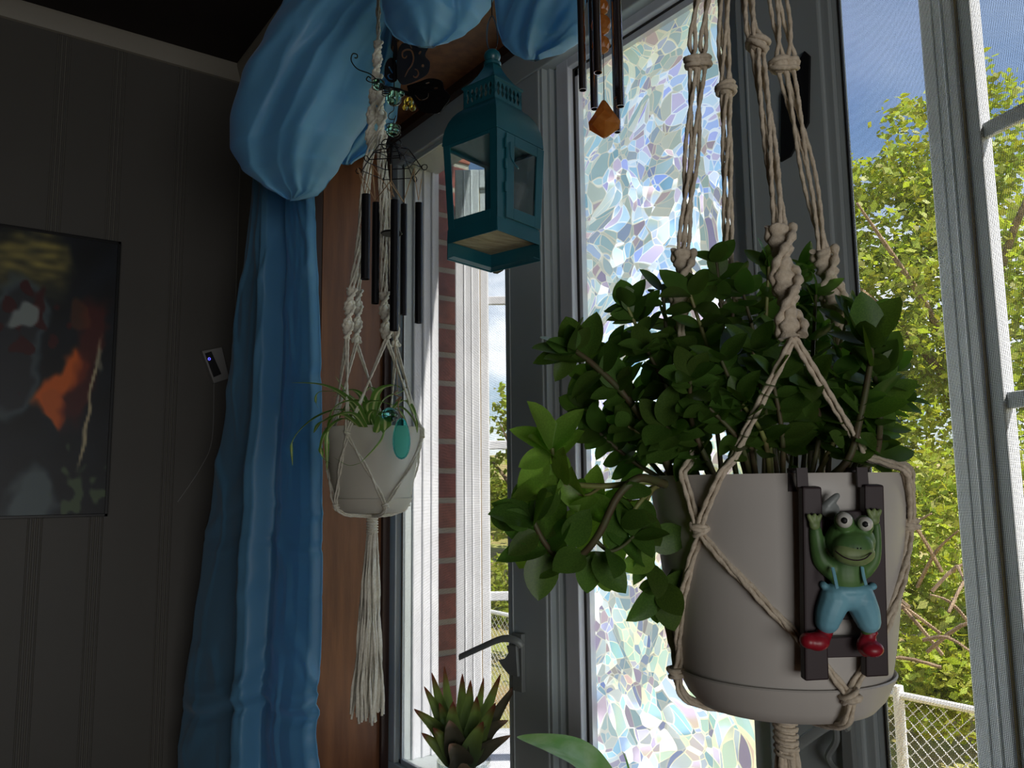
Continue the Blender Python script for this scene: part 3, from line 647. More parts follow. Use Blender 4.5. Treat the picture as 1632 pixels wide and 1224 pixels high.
def sennit(parent, pts, w_, t_, pitch, mt_='cotton', name='twisted_cord'):
    """half-knot spiral: fat twisting ribbon with corded edges"""
    path = smoothpath(pts, 10); L_ = sum((a-b).length for a, b in zip(path, path[1:])); k = len(path)
    m = int(L_/(pitch/26)); q = []
    acc = [0]
    for a, b in zip(path, path[1:]): acc.append(acc[-1]+(a-b).length)
    j = 0
    for i in range(m+1):
        d = L_*i/m
        while j < k-2 and acc[j+1] < d: j += 1
        q.append(path[j].lerp(path[j+1], (d-acc[j])/max(1e-9, acc[j+1]-acc[j])))
    mb = MB(); rr = [w_*(.86+.14*math.sin(i*2*math.pi/26*4)) for i in range(m+1)]
    mb.tube(q, rr, 14, flat=t_/w_, twist=math.pi/26)
    ax = (q[-1]-q[0]).normalized(); a0 = (RT-ax*RT.dot(ax)).normalized(); b0 = ax.cross(a0)
    for off in (0, math.pi):
        e_ = [p+a0*math.cos(off+math.pi/26*i)*w_*.86+b0*math.sin(off+math.pi/26*i)*w_*.86 for i, p in enumerate(q)]
        mb.tube(e_, [w_*(.30+.09*math.sin(i*2*math.pi/26*4+off)) for i in range(m+1)], 7)
    return mb.build(name, M[mt_], parent, smooth=70)
def knot(parent, c, r, rc, mt_='cotton', name='knot', seed=0, ax=None):
    rnd = random.Random(seed); mb = MB(); c = V(c)
    for q in range(3):
        a = V((rnd.gauss(0, .35), rnd.gauss(0, .35), 1)).normalized(); u = a.cross(V((1, .3, 0))).normalized(); v_ = a.cross(u)
        off = a*(q-1)*rc*1.25; ps = []
        for i in range(19):
            th = i/18*2*math.pi; ps.append(c+off+u*math.cos(th)*(r-rc)*rnd.uniform(.95, 1.05)+v_*math.sin(th)*(r-rc)*.9+a*rc*.5*math.sin(th+q))
        mb.tube(ps, rc, 8, flat=.85, twist=.5)
    mb.ball(c, r*.72, 12)
    return mb.build(name, M[mt_], parent, smooth=70)
#@@LARGE
def pot_radius(prof, z):   # prof: (z, r) ascending
    if z <= prof[0][0]: return prof[0][1]
    for a, b in zip(prof, prof[1:]):
        if z <= b[0]: return lerp(a[1], b[1], (z-a[0])/(b[0]-a[0]))
    return prof[-1][1]
def make_pot(name, c, ztop, zbot, rt, rb, label, saucer_h, matn='pot', curve=.35):
    t = thing(name, (c.x, c.y, zbot), label, 'plant pot')
    H = ztop-zbot; prof = []
    for i in range(17):
        v = i/16; rr = rb+(rt-rb)*(v**curve); prof.append((rr, saucer_h*.5+(H-saucer_h*.5)*v))
    inner = [(r-.003, z) for r, z in reversed(prof)]
    mb = MB(); mb.lathe(prof+[(rt+.0006, H+.0008), (rt-.0025, H+.0008)]+inner, (c.x, c.y, zbot), 72); mb.build('pot_body', M[matn], t, smooth=50)
    rs = pot_radius([(p[1], p[0]) for p in prof], saucer_h)+.0035
    mb = MB(); mb.lathe([(0, .002), (rb*.78, 0), (rb*.9, .002), (rb*1.0, saucer_h*.35), (rs, saucer_h*.96), (rs-.001, saucer_h), (rs-.003, saucer_h*.94), (rb*.6, .006)], (c.x, c.y, zbot), 72)
    mb.build('saucer', M[matn], t, smooth=50)
    mb = MB(); zz = H-.018; rr = pot_radius([(p[1], p[0]) for p in prof], zz)-.003
    mb.lathe([(0, zz+.004), (rr*.5, zz+.003), (rr, zz)], (c.x, c.y, zbot), 40); mb.build('soil', M['soil'], t, smooth=60)
    pr = [(zbot+p[1], p[0]) for p in prof]; pr = [(zbot, rb)]+[(zbot+saucer_h*.99, rs)]+[q for q in pr if q[0] > zbot+saucer_h]
    return t, pr
# ---- large pot
DP = .70
cL = P(1232, 765, DP); zt = P(1240, 762, DP).z+.002; zb_ = P(1255, 1112, DP).z+.002
PC = V((cL.x, cL.y, 0))
pot, PR = make_pot('flower_pot', PC, zt, zb_, .1045, .0785, 'large white plastic pot with saucer, nearest the camera in the big macrame hanger', .030, curve=.62)
dirc = V((-PC.x, -PC.y, 0)).normalized(); dirr = V((-dirc.y, dirc.x, 0))   # towards camera, and image right
if dirr.dot(RT) < 0: dirr = -dirr
def on_pot(C0, prof, psi, z, off, dc=dirc, dr=dirr):
    a = R_(psi); r = pot_radius(prof, z)+off
    return V((C0.x, C0.y, 0))+dc*math.cos(a)*r+dr*math.sin(a)*r+V((0, 0, z))
def pot_path(C0, prof, p0, p1, off, n=9, dc=dirc, dr=dirr):
    return [on_pot(C0, prof, lerp(p0[0], p1[0], i/n), lerp(p0[1], p1[1], i/n), off, dc, dr) for i in range(n+1)]
def hanger(name, label, C0, prof, ring, arms, uknots, lknots, zs, r, nst, mt_, dc, dr, zbot, tassel, knotr):
    """arms: list of (list of path points, sennit points, target upper-knot indices)"""
    t = thing(name, ring, label, 'plant hanger')
    for i, ar in enumerate(arms):
        for seg_ in ar['cords']: cordbundle(t, seg_[0], seg_[1], r, seg_[2], seg_[3], mt_=mt_)
        for kk in ar.get('knots', []): knot(t, kk[0], kk[1], r*1.15, mt_, seed=i*5)
        sennit(t, ar['sennit'], ar['sw'], ar['sw']*.55, ar['pitch'], mt_)
        e0 = ar['sennit'][-1]
        for ui in ar['to']:
            up_ = on_pot(C0, prof, uknots[ui], zs[0], r*1.5, dc, dr)
            ps = []
            for q in range(17):
                p = e0.lerp(up_, q/16); h = V((p.x-C0.x, p.y-C0.y, 0)); need = prof[-1][1]+r*1.6
                if p.z < prof[-1][0]+.006 and h.length < need and q < 16:
                    need = pot_radius(prof, p.z)+r*1.6; h = h.normalized()*max(h.length, need); p = V((C0.x+h.x, C0.y+h.y, p.z))
                ps.append(p)
            cordbundle(t, ps, nst, r, r*1.0, .5, mt_=mt_, seg=2)
    for i, ps in enumerate(uknots):
        knot(t, on_pot(C0, prof, ps, zs[0], r*1.2, dc, dr), knotr, r, mt_, seed=40+i)
    for i, ps in enumerate(lknots):
        lk = on_pot(C0, prof, ps, zs[1], r*1.4, dc, dr)
        knot(t, lk, knotr, r, mt_, seed=60+i)
        near = sorted(range(len(uknots)), key=lambda q: abs((uknots[q]-ps+180) % 360-180))[:2]
        for q in near:
            dlt = (uknots[q]-ps+180) % 360-180
            cordbundle(t, pot_path(C0, prof, (ps+dlt, zs[0]-.004), (ps, zs[1]), r*1.1, 9, dc, dr), nst, r, r*1.05, 1.2, mt_=mt_, flat=.5)
        bot = V((C0.x, C0.y, zbot-.004)); e_ = on_pot(C0, prof, ps, zbot+.006, r*1.2, dc, dr)
        m_ = e_.lerp(bot, .35); m_.z = zbot-r*1.3
        cordbundle(t, [lk, e_, m_, bot+V((0, 0, -r*.8))], nst+1, r, r*1.1, .8, mt_=mt_, flat=.6)
    bot = V((C0.x, C0.y, zbot-.006)); nl, tl, w0, w1, nstr, lean = tassel
    mb = MB(); 
    hel = [bot+V((math.cos(i*.7)*w0, math.sin(i*.7)*w0, -nl*i/60)) for i in range(61)]; mb.tube(hel, r*.95, 8, flat=.8, twist=.5); mb.tube([bot, bot+V((0, 0, -nl))], w0*.9, 10)
    mb.build('tassel_wrap', M[mt_], t, smooth=70)
    mb = MB(); rnd = random.Random(5)
    for i in range(nstr):
        a = rnd.uniform(0, 6.283); q = math.sqrt(rnd.random()); wob = rnd.uniform(0, 6)
        ps = []
        lt_ = tl*rnd.uniform(.93, 1.0)
        for j in range(15):
            v = j/14; ww = lerp(w0*.8, w1, v**.8)*q
            ps.append(bot+V((0, 0, -nl*.8-lt_*v))+dr*(math.cos(a)*ww+lean*v+.0034*math.sin(v*9+wob)*v)+dc*(math.sin(a)*ww*.8+.0018*math.cos(v*9+wob)))
        mb.tube(ps, r*1.25, 6, flat=.8, twist=.8)
    mb.build('tassel', M[mt_], t, smooth=70)
    return t
def PD(px, py, d=DP): return P(px, py, d)
ringL = P(1160, -452, DP); ringL = V((PC.x-.005, PC.y-.004, ringL.z))
rc = .0024
armsL = [
 dict(psi=18, cords=[([ringL, PD(1192, 0, .665), PD(1207, 62, .655)], 4, .0042, .8), ([PD(1207, 78, .655), PD(1226, 220, .64), PD(1243, 362, .625)], 4, .0040, .6)],
      knots=[(PD(1208, 70, .655), .0105)], sennit=[PD(1243, 360, .625), PD(1252, 440, .617), PD(1263, 538, .608)], sw=.0105, pitch=.038, to=[0, 1]),
 dict(psi=135, cords=[([ringL, PD(1232, 0, .72), PD(1243, 96, .725)], 2, .0030, 1.2), ([ringL, PD(1248, 0, .72), PD(1262, 96, .725)], 2, .0030, 1.2), ([PD(1245, 108, .725), PD(1277, 250, .735), PD(1308, 398, .742)], 2, .0028, 1.0), ([PD(1258, 108, .725), PD(1289, 250, .735), PD(1316, 398, .742)], 2, .0028, 1.0)],
      knots=[(PD(1243, 103, .725), .0105), (PD(1260, 102, .725), .0085)], sennit=[PD(1312, 396, .742), PD(1322, 450, .75), PD(1336, 512, .757)], sw=.0112, pitch=.040, to=[1, 2]),
 dict(psi=-82, cords=[([ringL, PD(1111, 0, .70), PD(1105, 95, .705)], 2, .0026, 1.5), ([ringL, PD(1128, 0, .70), PD(1120, 95, .705)], 2, .0026, 1.5), ([PD(1105, 104, .705), PD(1096, 250, .705), PD(1086, 398, .705)], 2, .0026, 1.2), ([PD(1119, 104, .705), PD(1108, 250, .705), PD(1092, 398, .705)], 2, .0026, 1.2)],
      knots=[(PD(1105, 99, .705), .0088), (PD(1119, 98, .705), .0088)], sennit=[PD(1089, 398, .705), PD(1090, 440, .705), PD(1083, 510, .705)], sw=.0098, pitch=.038, to=[0, 3]),
 dict(psi=-150, cords=[([ringL, PD(1154, 0, .745), PD(1157, 130, .76)], 4, .0046, .8), ([PD(1157, 150, .76), PD(1159, 280, .775), PD(1161, 420, .79)], 4, .0040, .8)],
      knots=[(PD(1157, 141, .76), .0105)], sennit=[PD(1161, 420, .79), PD(1163, 470, .793), PD(1166, 520, .795)], sw=.0095, pitch=.036, to=[3, 2]),
]
zu = P(1137, 845, .61).z; zl = P(1340, 1096, .62).z
hg = hanger('macrame_hanger', 'large cotton macrame hanger holding the biggest white pot', PC, PR, ringL, armsL, [-33, 84, 160, -128], [31, 120, -160, -70], (zu, zl), .0021, 3, 'cotton', dirc, dirr, zb_, (.035, .2, .009, .018, 46, 0), .0085)
cordbundle(hg, [ringL, V((ringL.x, ringL.y, ZC-.03))], 3, .0022, .003, 5)
hk = MB(); hk.tube([V((ringL.x, ringL.y, ZC)), V((ringL.x, ringL.y, ZC-.02)), V((ringL.x+.012, ringL.y, ZC-.03)), V((ringL.x, ringL.y, ZC-.042)), V((ringL.x-.010, ringL.y, ZC-.032))], .002, 8)
hk.build('ceiling_hook', M['black'], hg)
# ---- small pot
DS = 1.34
cS = P(594, 760, DS); SC0 = V((cS.x, cS.y, 0)); zts = P(598, 683, DS).z; zbs = P(598, 817, DS).z
pot2, PR2 = make_pot('flower_pot', SC0, zts, zbs, .0785, .058, 'small white plastic pot in the macrame hanger near the curtain', .024, 'potw', curve=.7)
dc2 = V((-SC0.x, -SC0.y, 0)).normalized(); dr2 = V((-dc2.y, dc2.x, 0))
if dr2.dot(RT) < 0: dr2 = -dr2
def PS(px, py, d=DS): return P(px, py, d)
ringS = V((SC0.x, SC0.y, PS(602, 60).z))
r2 = .0019
armsS = [
 dict(psi=-45, cords=[([PS(599, 215), PS(584, 262, 1.30), PS(572, 390, 1.28), PS(560, 462, 1.275)], 4, .0038, 1.5)], sennit=[PS(561, 460, 1.275), PS(556, 500, 1.275), PS(553, 540, 1.275)], sw=.0080, pitch=.030, to=[0, 3]),
 dict(psi=-110, cords=[([PS(601, 215), PS(590, 262, 1.36), PS(578, 390, 1.385), PS(570, 465, 1.39)], 3, .0030, 1.5)], sennit=[PS(571, 462, 1.39), PS(570, 505, 1.39), PS(568, 546, 1.39)], sw=.0078, pitch=.030, to=[3, 2]),
 dict(psi=12, cords=[([PS(604, 215), PS(607, 262, 1.29), PS(611, 350, 1.272), PS(612, 468, 1.262)], 5, .0045, 1.5)], sennit=[PS(612, 466, 1.262), PS(614, 500, 1.262), PS(616, 540, 1.262)], sw=.0084, pitch=.030, to=[0, 1]),
 dict(psi=95, cords=[([PS(606, 215), PS(614, 262, 1.34), PS(622, 390, 1.35), PS(627, 500, 1.36)], 3, .0030, 1.5)], sennit=[PS(627, 498, 1.36), PS(629, 525, 1.36), PS(631, 552, 1.36)], sw=.0078, pitch=.030, to=[1, 2]),
]
zu2 = P(562, 690, 1.27).z; zl2 = P(620, 806, 1.28).z
hs = hanger('macrame_hanger', 'smaller ivory macrame hanger with a long tassel beside the blue curtain', SC0, PR2, ringS, armsS, [-30, 84, 160, -120], [18, 118, -150, -62], (zu2, zl2), r2, 2, 'cottonw', dc2, dr2, zbs, (.028, P(597, 850, DS).z-P(597, 1143, DS).z, .0085, .026, 40, -.006), .0058)
# braided head of the small hanger
top = V((SC0.x, SC0.y, ZC-.03))
sennit(hs, [PS(603, 66), PS(600, 120)], .0075, .006, .03, 'cottonw', 'braided_head')
sennit(hs, [PS(601, 120), PS(594, 175), PS(590, 235)], .0085, .005, .034, 'cottonw', 'braided_head')
sennit(hs, [PS(601, 120), PS(607, 175), PS(608, 235)], .0085, .005, .034, 'cottonw', 'braided_head')
cordbundle(hs, [PS(603, 68), V((SC0.x, SC0.y, 2.3)), top], 4, .002, .003, 5, mt_='cottonw')
#@@PLANTS
# ================================================================== PLANTS
def leafmesh(name, L_, W_, fold=.25, curl=.25, mt_='leaf', seed=0, nu=4, nv=8, wav=.0):
    rnd = random.Random(seed); vs = []; uv = []
    for i in range(nv+1):
        v = i/nv; ww = W_*.5*(math.sin(math.pi*min(1, v**.80)))**.72 if 0 < v < 1 else 0.0006
        ww = max(ww, .0006)
        for j in range(nu+1):
            u = j/nu*2-1
            x = u*ww; y = L_*v; z = abs(u)*ww*fold-curl*L_*v*v+wav*math.sin(v*7+seed)*abs(u)
            vs.append((x, y, z)); uv.append(((u+1)/2, v))
    fs = [(i*(nu+1)+j, i*(nu+1)+j+1, (i+1)*(nu+1)+j+1, (i+1)*(nu+1)+j) for i in range(nv) for j in range(nu)]
    me = bpy.data.meshes.new(name); me.from_pydata(vs, [], fs); ul = me.uv_layers.new(name='UVMap')
    for lp in me.loops: ul.data[lp.index].uv = uv[lp.vertex_index]
    me.polygons.foreach_set('use_smooth', [True]*len(me.polygons)); me.materials.append(M[mt_]); return me, vs, fs
LM = [leafmesh('leaf', 1, w_, f, c, mt_, i) for i, (w_, f, c, mt_) in enumerate([(.66, .16, .10, 'leaf'), (.60, .25, .22, 'leaf'), (.72, .12, .02, 'leaf'), (.62, .2, -.08, 'leaf')])]
LMY = [leafmesh('leaf', 1, w_, f, c, 'leafy', i+9) for i, (w_, f, c) in enumerate([(.64, .16, .12), (.58, .22, .22)])]
def leaf_matrix(base, d, up, s):
    y = d.normalized(); z = (up-y*up.dot(y)); z = z.normalized() if z.length > 1e-6 else V((0, 0, 1)); x = y.cross(z)
    m = Matrix.Identity(4)
    for i in range(3): m[i][0] = x[i]*s; m[i][1] = y[i]*s; m[i][2] = z[i]*s; m[i][3] = base[i]
    return m
pp = thing('peperomia_plant', (PC.x, PC.y, zt-.02), 'bushy green plant with fleshy pointed leaves overflowing the largest pot', 'houseplant')
rnd = random.Random(3)
leaves = []   # (matrix, size, depth, young)
def whorl(p, axis, n_, s, young=False, spread=1.15):
    a0 = rnd.uniform(0, 6.28); ax = axis.normalized(); u = ax.cross(V((.3, .9, .1))).normalized(); v_ = ax.cross(u)
    for k in range(n_):
        a = a0+k*2.4; el = spread*rnd.uniform(.55, 1.15)
        d = ax*math.cos(el)+(u*math.cos(a)+v_*math.sin(a))*math.sin(el)
        leaves.append((leaf_matrix(p, d+V((rnd.gauss(0, .1), rnd.gauss(0, .1), rnd.gauss(0, .1))), ax*.5+V((0, 0, .35))-fw*.7, s*rnd.uniform(.78, 1.15)), s, (p-CAM).length, young))
stems = {'stem': MB(), 'green': MB()}
def stem(path, r0, r1, nodes, s, kind='stem', young=False, tipn=5):
    ps = crom(path, 5); k = len(ps)
    MBo = MB(); MBo.tube(ps, [lerp(r0, r1, i/(k-1)) for i in range(k)], 7); MBo.build('stem', M['stem'] if kind == 'stem' else M['stemg'], pp, smooth=60)
    for q in nodes:
        i = min(k-2, int(q*(k-1))); ax = (ps[i+1]-ps[i]).normalized(); whorl(ps[i], ax, rnd.choice([2, 2, 3]), s*rnd.uniform(.8, 1), young, 1.35)
    whorl(ps[-1], (ps[-1]-ps[-2]), tipn, s, young)
def base_pt(px): return P(min(1395, max(1070, px)), 770, rnd.uniform(.64, .76))
LS = .0315
tips = [(1000, 490, .69), (1030, 556, .65), (1056, 462, .71), (1100, 470, .68), (1142, 418, .70), (1185, 470, .70), (1225, 425, .73), (1262, 455, .76), (1300, 470, .74), (1352, 500, .72), (1374, 518, .69), (1418, 590, .70), (1412, 620, .68), (1432, 640, .71),
        (950, 600, .70), (930, 650, .70), (955, 690, .69), (985, 620, .66), (1000, 680, .66), (1075, 520, .75), (1120, 540, .77), (1165, 510, .78), (1210, 500, .78), (1250, 500, .79), (1300, 540, .78), (1100, 600, .62), (1150, 575, .63), (1200, 560, .64), (1230, 600, .62),
        (1040, 620, .68), (1075, 560, .66), (1290, 610, .63), (1330, 600, .66), (1350, 640, .64), (1385, 690, .66), (1310, 660, .65), (1180, 640, .62), (1130, 650, .62), (1060, 680, .64), (1095, 700, .66), (1240, 540, .70), (1170, 455, .76), (1330, 555, .79), (975, 560, .72), (1020, 510, .74), (1280, 430, .78)]
for i, (px, py, d) in enumerate(tips):
    tp = P(px, py, d); bx = 1250+(px-1250)*.52+rnd.uniform(-18, 18); b_ = P(min(1400, max(1065, bx)), 772, lerp(.70, d, .6)); b_.z = zt-.016
    md = b_.lerp(tp, .5)+V((rnd.uniform(-.012, .012), rnd.uniform(-.012, .012), rnd.uniform(0, .012)))
    stem([b_, md, tp], .0026, .0014, [.42, .54, .65, .75, .84, .92], LS*rnd.uniform(.75, 1.0), 'stem' if i % 3 else 'green', False, rnd.choice([4, 5, 6]))
def S3(pts, b=None): return [P(*p) for p in pts]
# outer-left branch, right branch, trailing branches
stem(S3([(1075, 770, .67), (1050, 710, .66), (1000, 635, .66), (950, 585, .665), (918, 560, .67)]), .0036, .0022, [.72, .88], .042, 'stem', False, 7)
stem(S3([(1300, 775, .64), (1350, 735, .63), (1372, 660, .63), (1388, 570, .635), (1385, 550, .64)]), .0034, .002, [.25, .5, .7, .85], .040, 'stem', False, 6)
stem(S3([(1335, 770, .65), (1390, 735, .64), (1402, 680, .65), (1400, 640, .655), (1394, 600, .66)]), .0034, .002, [.3, .5, .75, .9], .038, 'stem', False, 6)
stem(S3([(1060, 770, .66), (1030, 768, .64), (960, 775, .64), (905, 768, .645), (885, 740, .65), (880, 714, .65)]), .0030, .0016, [.9], .042, 'green', True, 5)
stem(S3([(960, 775, .64), (930, 790, .645), (898, 772, .645)]), .0014, .001, [.5], .040, 'green', True, 3)
stem(S3([(1060, 772, .65), (1020, 762, .63), (985, 790, .625), (955, 850, .625), (925, 885, .63), (890, 888, .635), (866, 862, .64), (850, 830, .64)]), .0036, .002, [.55, .68, .80, .88], .041, 'stem', False, 6)
stem(S3([(950, 862, .626), (970, 878, .625), (990, 872, .625), (1010, 855, .63)]), .0018, .0012, [.4, .7], .036, 'stem', False, 3)
stem(S3([(1045, 775, .65), (1020, 800, .64), (1005, 830, .64), (1030, 860, .645)]), .0022, .0014, [.3, .5, .75], .036, 'green', False, 4)
stem(S3([(1045, 772, .655), (1028, 810, .645), (1034, 870, .648), (1052, 934, .652)]), .0018, .0012, [.5, .8], .036, 'green', False, 6)
stem(S3([(1050, 775, .66), (1010, 790, .66), (975, 830, .66), (945, 820, .665)]), .0020, .0012, [.4, .6, .8], .038, 'green', True, 5)
def single(px, py, d, tx, ty, td, s=1.0, young=False, roll=0):
    a = P(px, py, d); b_ = P(tx, ty, td); L_ = (b_-a).length*s
    up = -fw+UP*.5+RT*roll
    leaves.append((leaf_matrix(a, b_-a, up, L_), L_, .1, young))
for a in [(912, 558, .665, 868, 546, .655), (915, 560, .667, 884, 604, .66), (916, 556, .667, 905, 509, .67, .85), (918, 556, .667, 942, 512, .67, .85), (880, 712, .65, 866, 655, .65, 1, True), (878, 722, .65, 826, 742, .645, 1, True), (874, 730, .65, 822, 788, .65, 1, True), (885, 738, .65, 872, 782, .65, 1, True),
          (893, 762, .645, 925, 814, .64, 1, True), (846, 836, .64, 794, 820, .63), (850, 832, .64, 836, 780, .65, 1, True), (856, 822, .64, 892, 776, .64), (858, 848, .64, 810, 886, .635), (866, 878, .635, 858, 958, .63), (852, 852, .64, 822, 912, .65, 1, True), (905, 870, .63, 938, 813, .62), (948, 880, .625, 996, 946, .62), (940, 885, .628, 936, 948, .63), (958, 890, .63, 978, 950, .64, 1, True),
          (1044, 890, .64, 990, 905, .63, 1, True), (1052, 934, .65, 1020, 988, .645), (1054, 938, .65, 1078, 1008, .65), (1050, 935, .65, 1016, 938, .64), (990, 828, .63, 1034, 830, .61), (1148, 440, .70, 1136, 392, .70), (1150, 442, .70, 1098, 455, .69), (1010, 498, .69, 998, 455, .69), (1012, 502, .69, 972, 500, .69),
          (1368, 530, .69, 1433, 508, .68), (1362, 520, .69, 1352, 475, .69), (1385, 560, .66, 1346, 545, .65), (1398, 612, .66, 1423, 558, .65), (1402, 640, .66, 1463, 608, .65), (1405, 645, .66, 1425, 680, .65), (1394, 735, .65, 1420, 752, .63), (1275, 770, .70, 1256, 742, .69), (1346, 708, .63, 1318, 690, .62), (1232, 545, .70, 1170, 592, .62), (1235, 445, .73, 1225, 388, .74), (1262, 430, .76, 1300, 432, .76), (1276, 482, .75, 1312, 452, .74)]:
    single(*a)
leaves.sort(key=lambda q: q[2]-q[1]*3)
rest = MB()
for i, (m_, s_, d_, y_) in enumerate(leaves):
    bank = LMY if y_ else LM; me, vs, fs = bank[i % len(bank)]
    if i < 298:
        o = bpy.data.objects.new('leaf', me); COL.objects.link(o); o.parent = pp; mm = m_.copy(); mm.translation = m_.translation-pp.location; o.matrix_local = mm
    else: rest.add([m_ @ V(v) for v in vs], fs)
rest.build('foliage', M['leaf'], pp, kind='stuff', smooth=180)
print('peperomia leaves', len(leaves))
# strap leaves with uv
def strap(name, path, wid, mt_, parent, fold=.35, tipw=.05, n=5, up=None, taper=1.0, wmax=.35):
    ps = crom(path, 8); k = len(ps); mb = MB(); mb.uv = []; rows = []; nu = 4
    for i, p in enumerate(ps):
        t = (ps[min(i+1, k-1)]-ps[max(i-1, 0)]).normalized(); v = i/(k-1)
        a = up if up is not None else V((0, 0, 1)); sd_ = t.cross(a); sd_ = sd_.normalized() if sd_.length > .05 else RT.copy()
        nn = sd_.cross(t)
        ww = wid*.5*min(1, (v/wmax)**.5*.5+.5 if v < wmax else 1)*(1-max(0, (v-wmax)/(1-wmax))**(1.6*taper)*(1-tipw))
        for j in range(nu+1):
            u = j/nu*2-1; rows.append(p+sd_*u*ww+nn*abs(u)*ww*fold); mb.uv.append((j/nu, v))
    mb.v = [tuple(p) for p in rows]; mb.f = [(i*(nu+1)+j, i*(nu+1)+j+1, (i+1)*(nu+1)+j+1, (i+1)*(nu+1)+j) for i in range(k-1) for j in range(nu)]
    return mb.build(name, M[mt_], parent, smooth=180)
spd = thing('spider_plant', (SC0.x, SC0.y, zts-.018), 'striped spider plant with arching green and cream leaves in the small pot', 'houseplant')
cen = PS(590, 690, 1.34)
for pts, w_ in [([(585, 692, 1.32), (555, 640, 1.28), (515, 615, 1.24), (464, 610, 1.22)], .016), ([(580, 690, 1.32), (550, 655, 1.28), (505, 665, 1.23), (468, 700, 1.21), (466, 742, 1.21)], .011),
                ([(580, 690, 1.30), (550, 668, 1.26), (520, 690, 1.23), (512, 725, 1.22), (528, 740, 1.22)], .013), ([(580, 688, 1.28), (545, 662, 1.25), (524, 680, 1.235), (521, 750, 1.23)], .016), ([(585, 690, 1.28), (560, 660, 1.25), (515, 672, 1.24), (500, 690, 1.22)], .016),
                ([(600, 690, 1.26), (612, 665, 1.235), (610, 700, 1.225), (575, 738, 1.225)], .019), ([(575, 738, 1.225), (555, 742, 1.225), (530, 728, 1.23)], .004), ([(590, 690, 1.32), (600, 630, 1.30), (625, 615, 1.28), (640, 620, 1.27)], .016), ([(590, 690, 1.34), (580, 640, 1.33), (560, 622, 1.3), (530, 632, 1.28)], .014),
                ([(595, 690, 1.36), (600, 640, 1.38), (590, 618, 1.40), (570, 640, 1.42)], .014), ([(600, 690, 1.34), (640, 640, 1.33), (660, 660, 1.31), (665, 690, 1.31)], .013), ([(600, 690, 1.35), (630, 650, 1.36), (655, 665, 1.37), (668, 700, 1.37)], .012), ([(600, 690, 1.30), (585, 650, 1.29), (600, 640, 1.27), (640, 650, 1.26)], .015),
                ([(590, 690, 1.33), (585, 650, 1.33), (560, 640, 1.32), (540, 668, 1.30)], .015), ([(590, 690, 1.30), (570, 650, 1.27), (555, 640, 1.26), (530, 655, 1.25), (522, 700, 1.25)], .014), ([(600, 690, 1.30), (610, 660, 1.28), (635, 655, 1.27), (650, 680, 1.26)], .013), ([(595, 690, 1.33), (610, 640, 1.34), (640, 625, 1.35), (650, 615, 1.36)], .012),
                ([(590, 690, 1.36), (575, 660, 1.37), (545, 655, 1.36), (520, 675, 1.35)], .013), ([(590, 690, 1.31), (588, 664, 1.29), (600, 655, 1.28), (625, 672, 1.27)], .012), ([(590, 690, 1.34), (570, 645, 1.36), (550, 625, 1.37), (535, 600, 1.38)], .012), ([(545, 625, 1.3), (510, 625, 1.29), (503, 640, 1.29), (508, 652, 1.29)], .005)]:
    strap('leaf', [P(*q) for q in pts], w_, 'spider', spd, up=V((0, 0, 1)) if True else None)
# crown plant in a tumbler on the sill
gc = P(739, 1216, 1.56); gc0 = V((gc.x, gc.y, 0))
tmb = thing('glass_tumbler', (gc.x, gc.y, ZS), 'clear glass tumbler on the window sill holding the spiky crown plant', 'glass')
zr = P(735, 1212, 1.56).z; H = zr-ZS
MB().lathe([(0, .0), (.035, 0), (.040, .006), (.052, H), (.0505, H+.001), (.049, H), (.037, .010), (0, .010)], (gc.x, gc.y, ZS), 48).build('tumbler_wall', M['frosted'], tmb, smooth=50)
pn = thing('pineapple_crown', (gc.x, gc.y, zr-.06), 'spiky pineapple top with brown leaf tips rooting in the glass tumbler', 'houseplant')
MB().lathe([(0, 0), (.022, .0), (.026, .02), (.022, .06), (.012, .09)], (gc.x, gc.y, zr-.06), 16).build('crown_base', M['bark'], pn)
def PG(px, py, d=1.56): return P(px, py, d)
B0 = [PG(738, 1205)]
for (tx, ty, td, bw, mx_, my_, m_) in [(708, 1062, 1.60, .020, 716, 1130, 'pine'), (737, 1074, 1.60, .024, 736, 1140, 'pine'), (676, 1094, 1.58, .020, 700, 1140, 'pine'), (688, 1072, 1.59, .022, 706, 1135, 'pine'), (771, 1080, 1.58, .018, 760, 1140, 'pine'), (798, 1074, 1.57, .024, 770, 1145, 'pine'), (750, 1084, 1.57, .024, 746, 1140, 'pine'),
        (660, 1130, 1.55, .026, 700, 1165, 'pine'), (672, 1168, 1.53, .026, 705, 1195, 'pine'), (722, 1118, 1.53, .030, 722, 1160, 'pine'), (826, 1086, 1.56, .020, 790, 1140, 'pine2'), (810, 1148, 1.54, .022, 780, 1165, 'pine2'), (814, 1172, 1.53, .022, 780, 1190, 'pine2'), (716, 1148, 1.50, .034, 722, 1172, 'pine2'), (760, 1110, 1.54, .030, 755, 1160, 'pine'), (700, 1120, 1.56, .026, 715, 1160, 'pine'), (790, 1120, 1.54, .028, 765, 1170, 'pine'), (716, 1186, 1.48, .036, 728, 1200, 'pine2'), (770, 1150, 1.50, .030, 756, 1180, 'pine'), (690, 1160, 1.51, .028, 712, 1185, 'pine')]:
    b_ = P(lerp(738, mx_, .25), 1216, lerp(1.56, td, .3)); up = (CAM-b_).normalized(); up.z = .2
    strap('leaf', [b_, P(mx_, my_, td+.004), P(tx, ty, td)], bw*1.35, m_, pn, fold=.55, up=up, taper=.8, tipw=.04, wmax=.3)
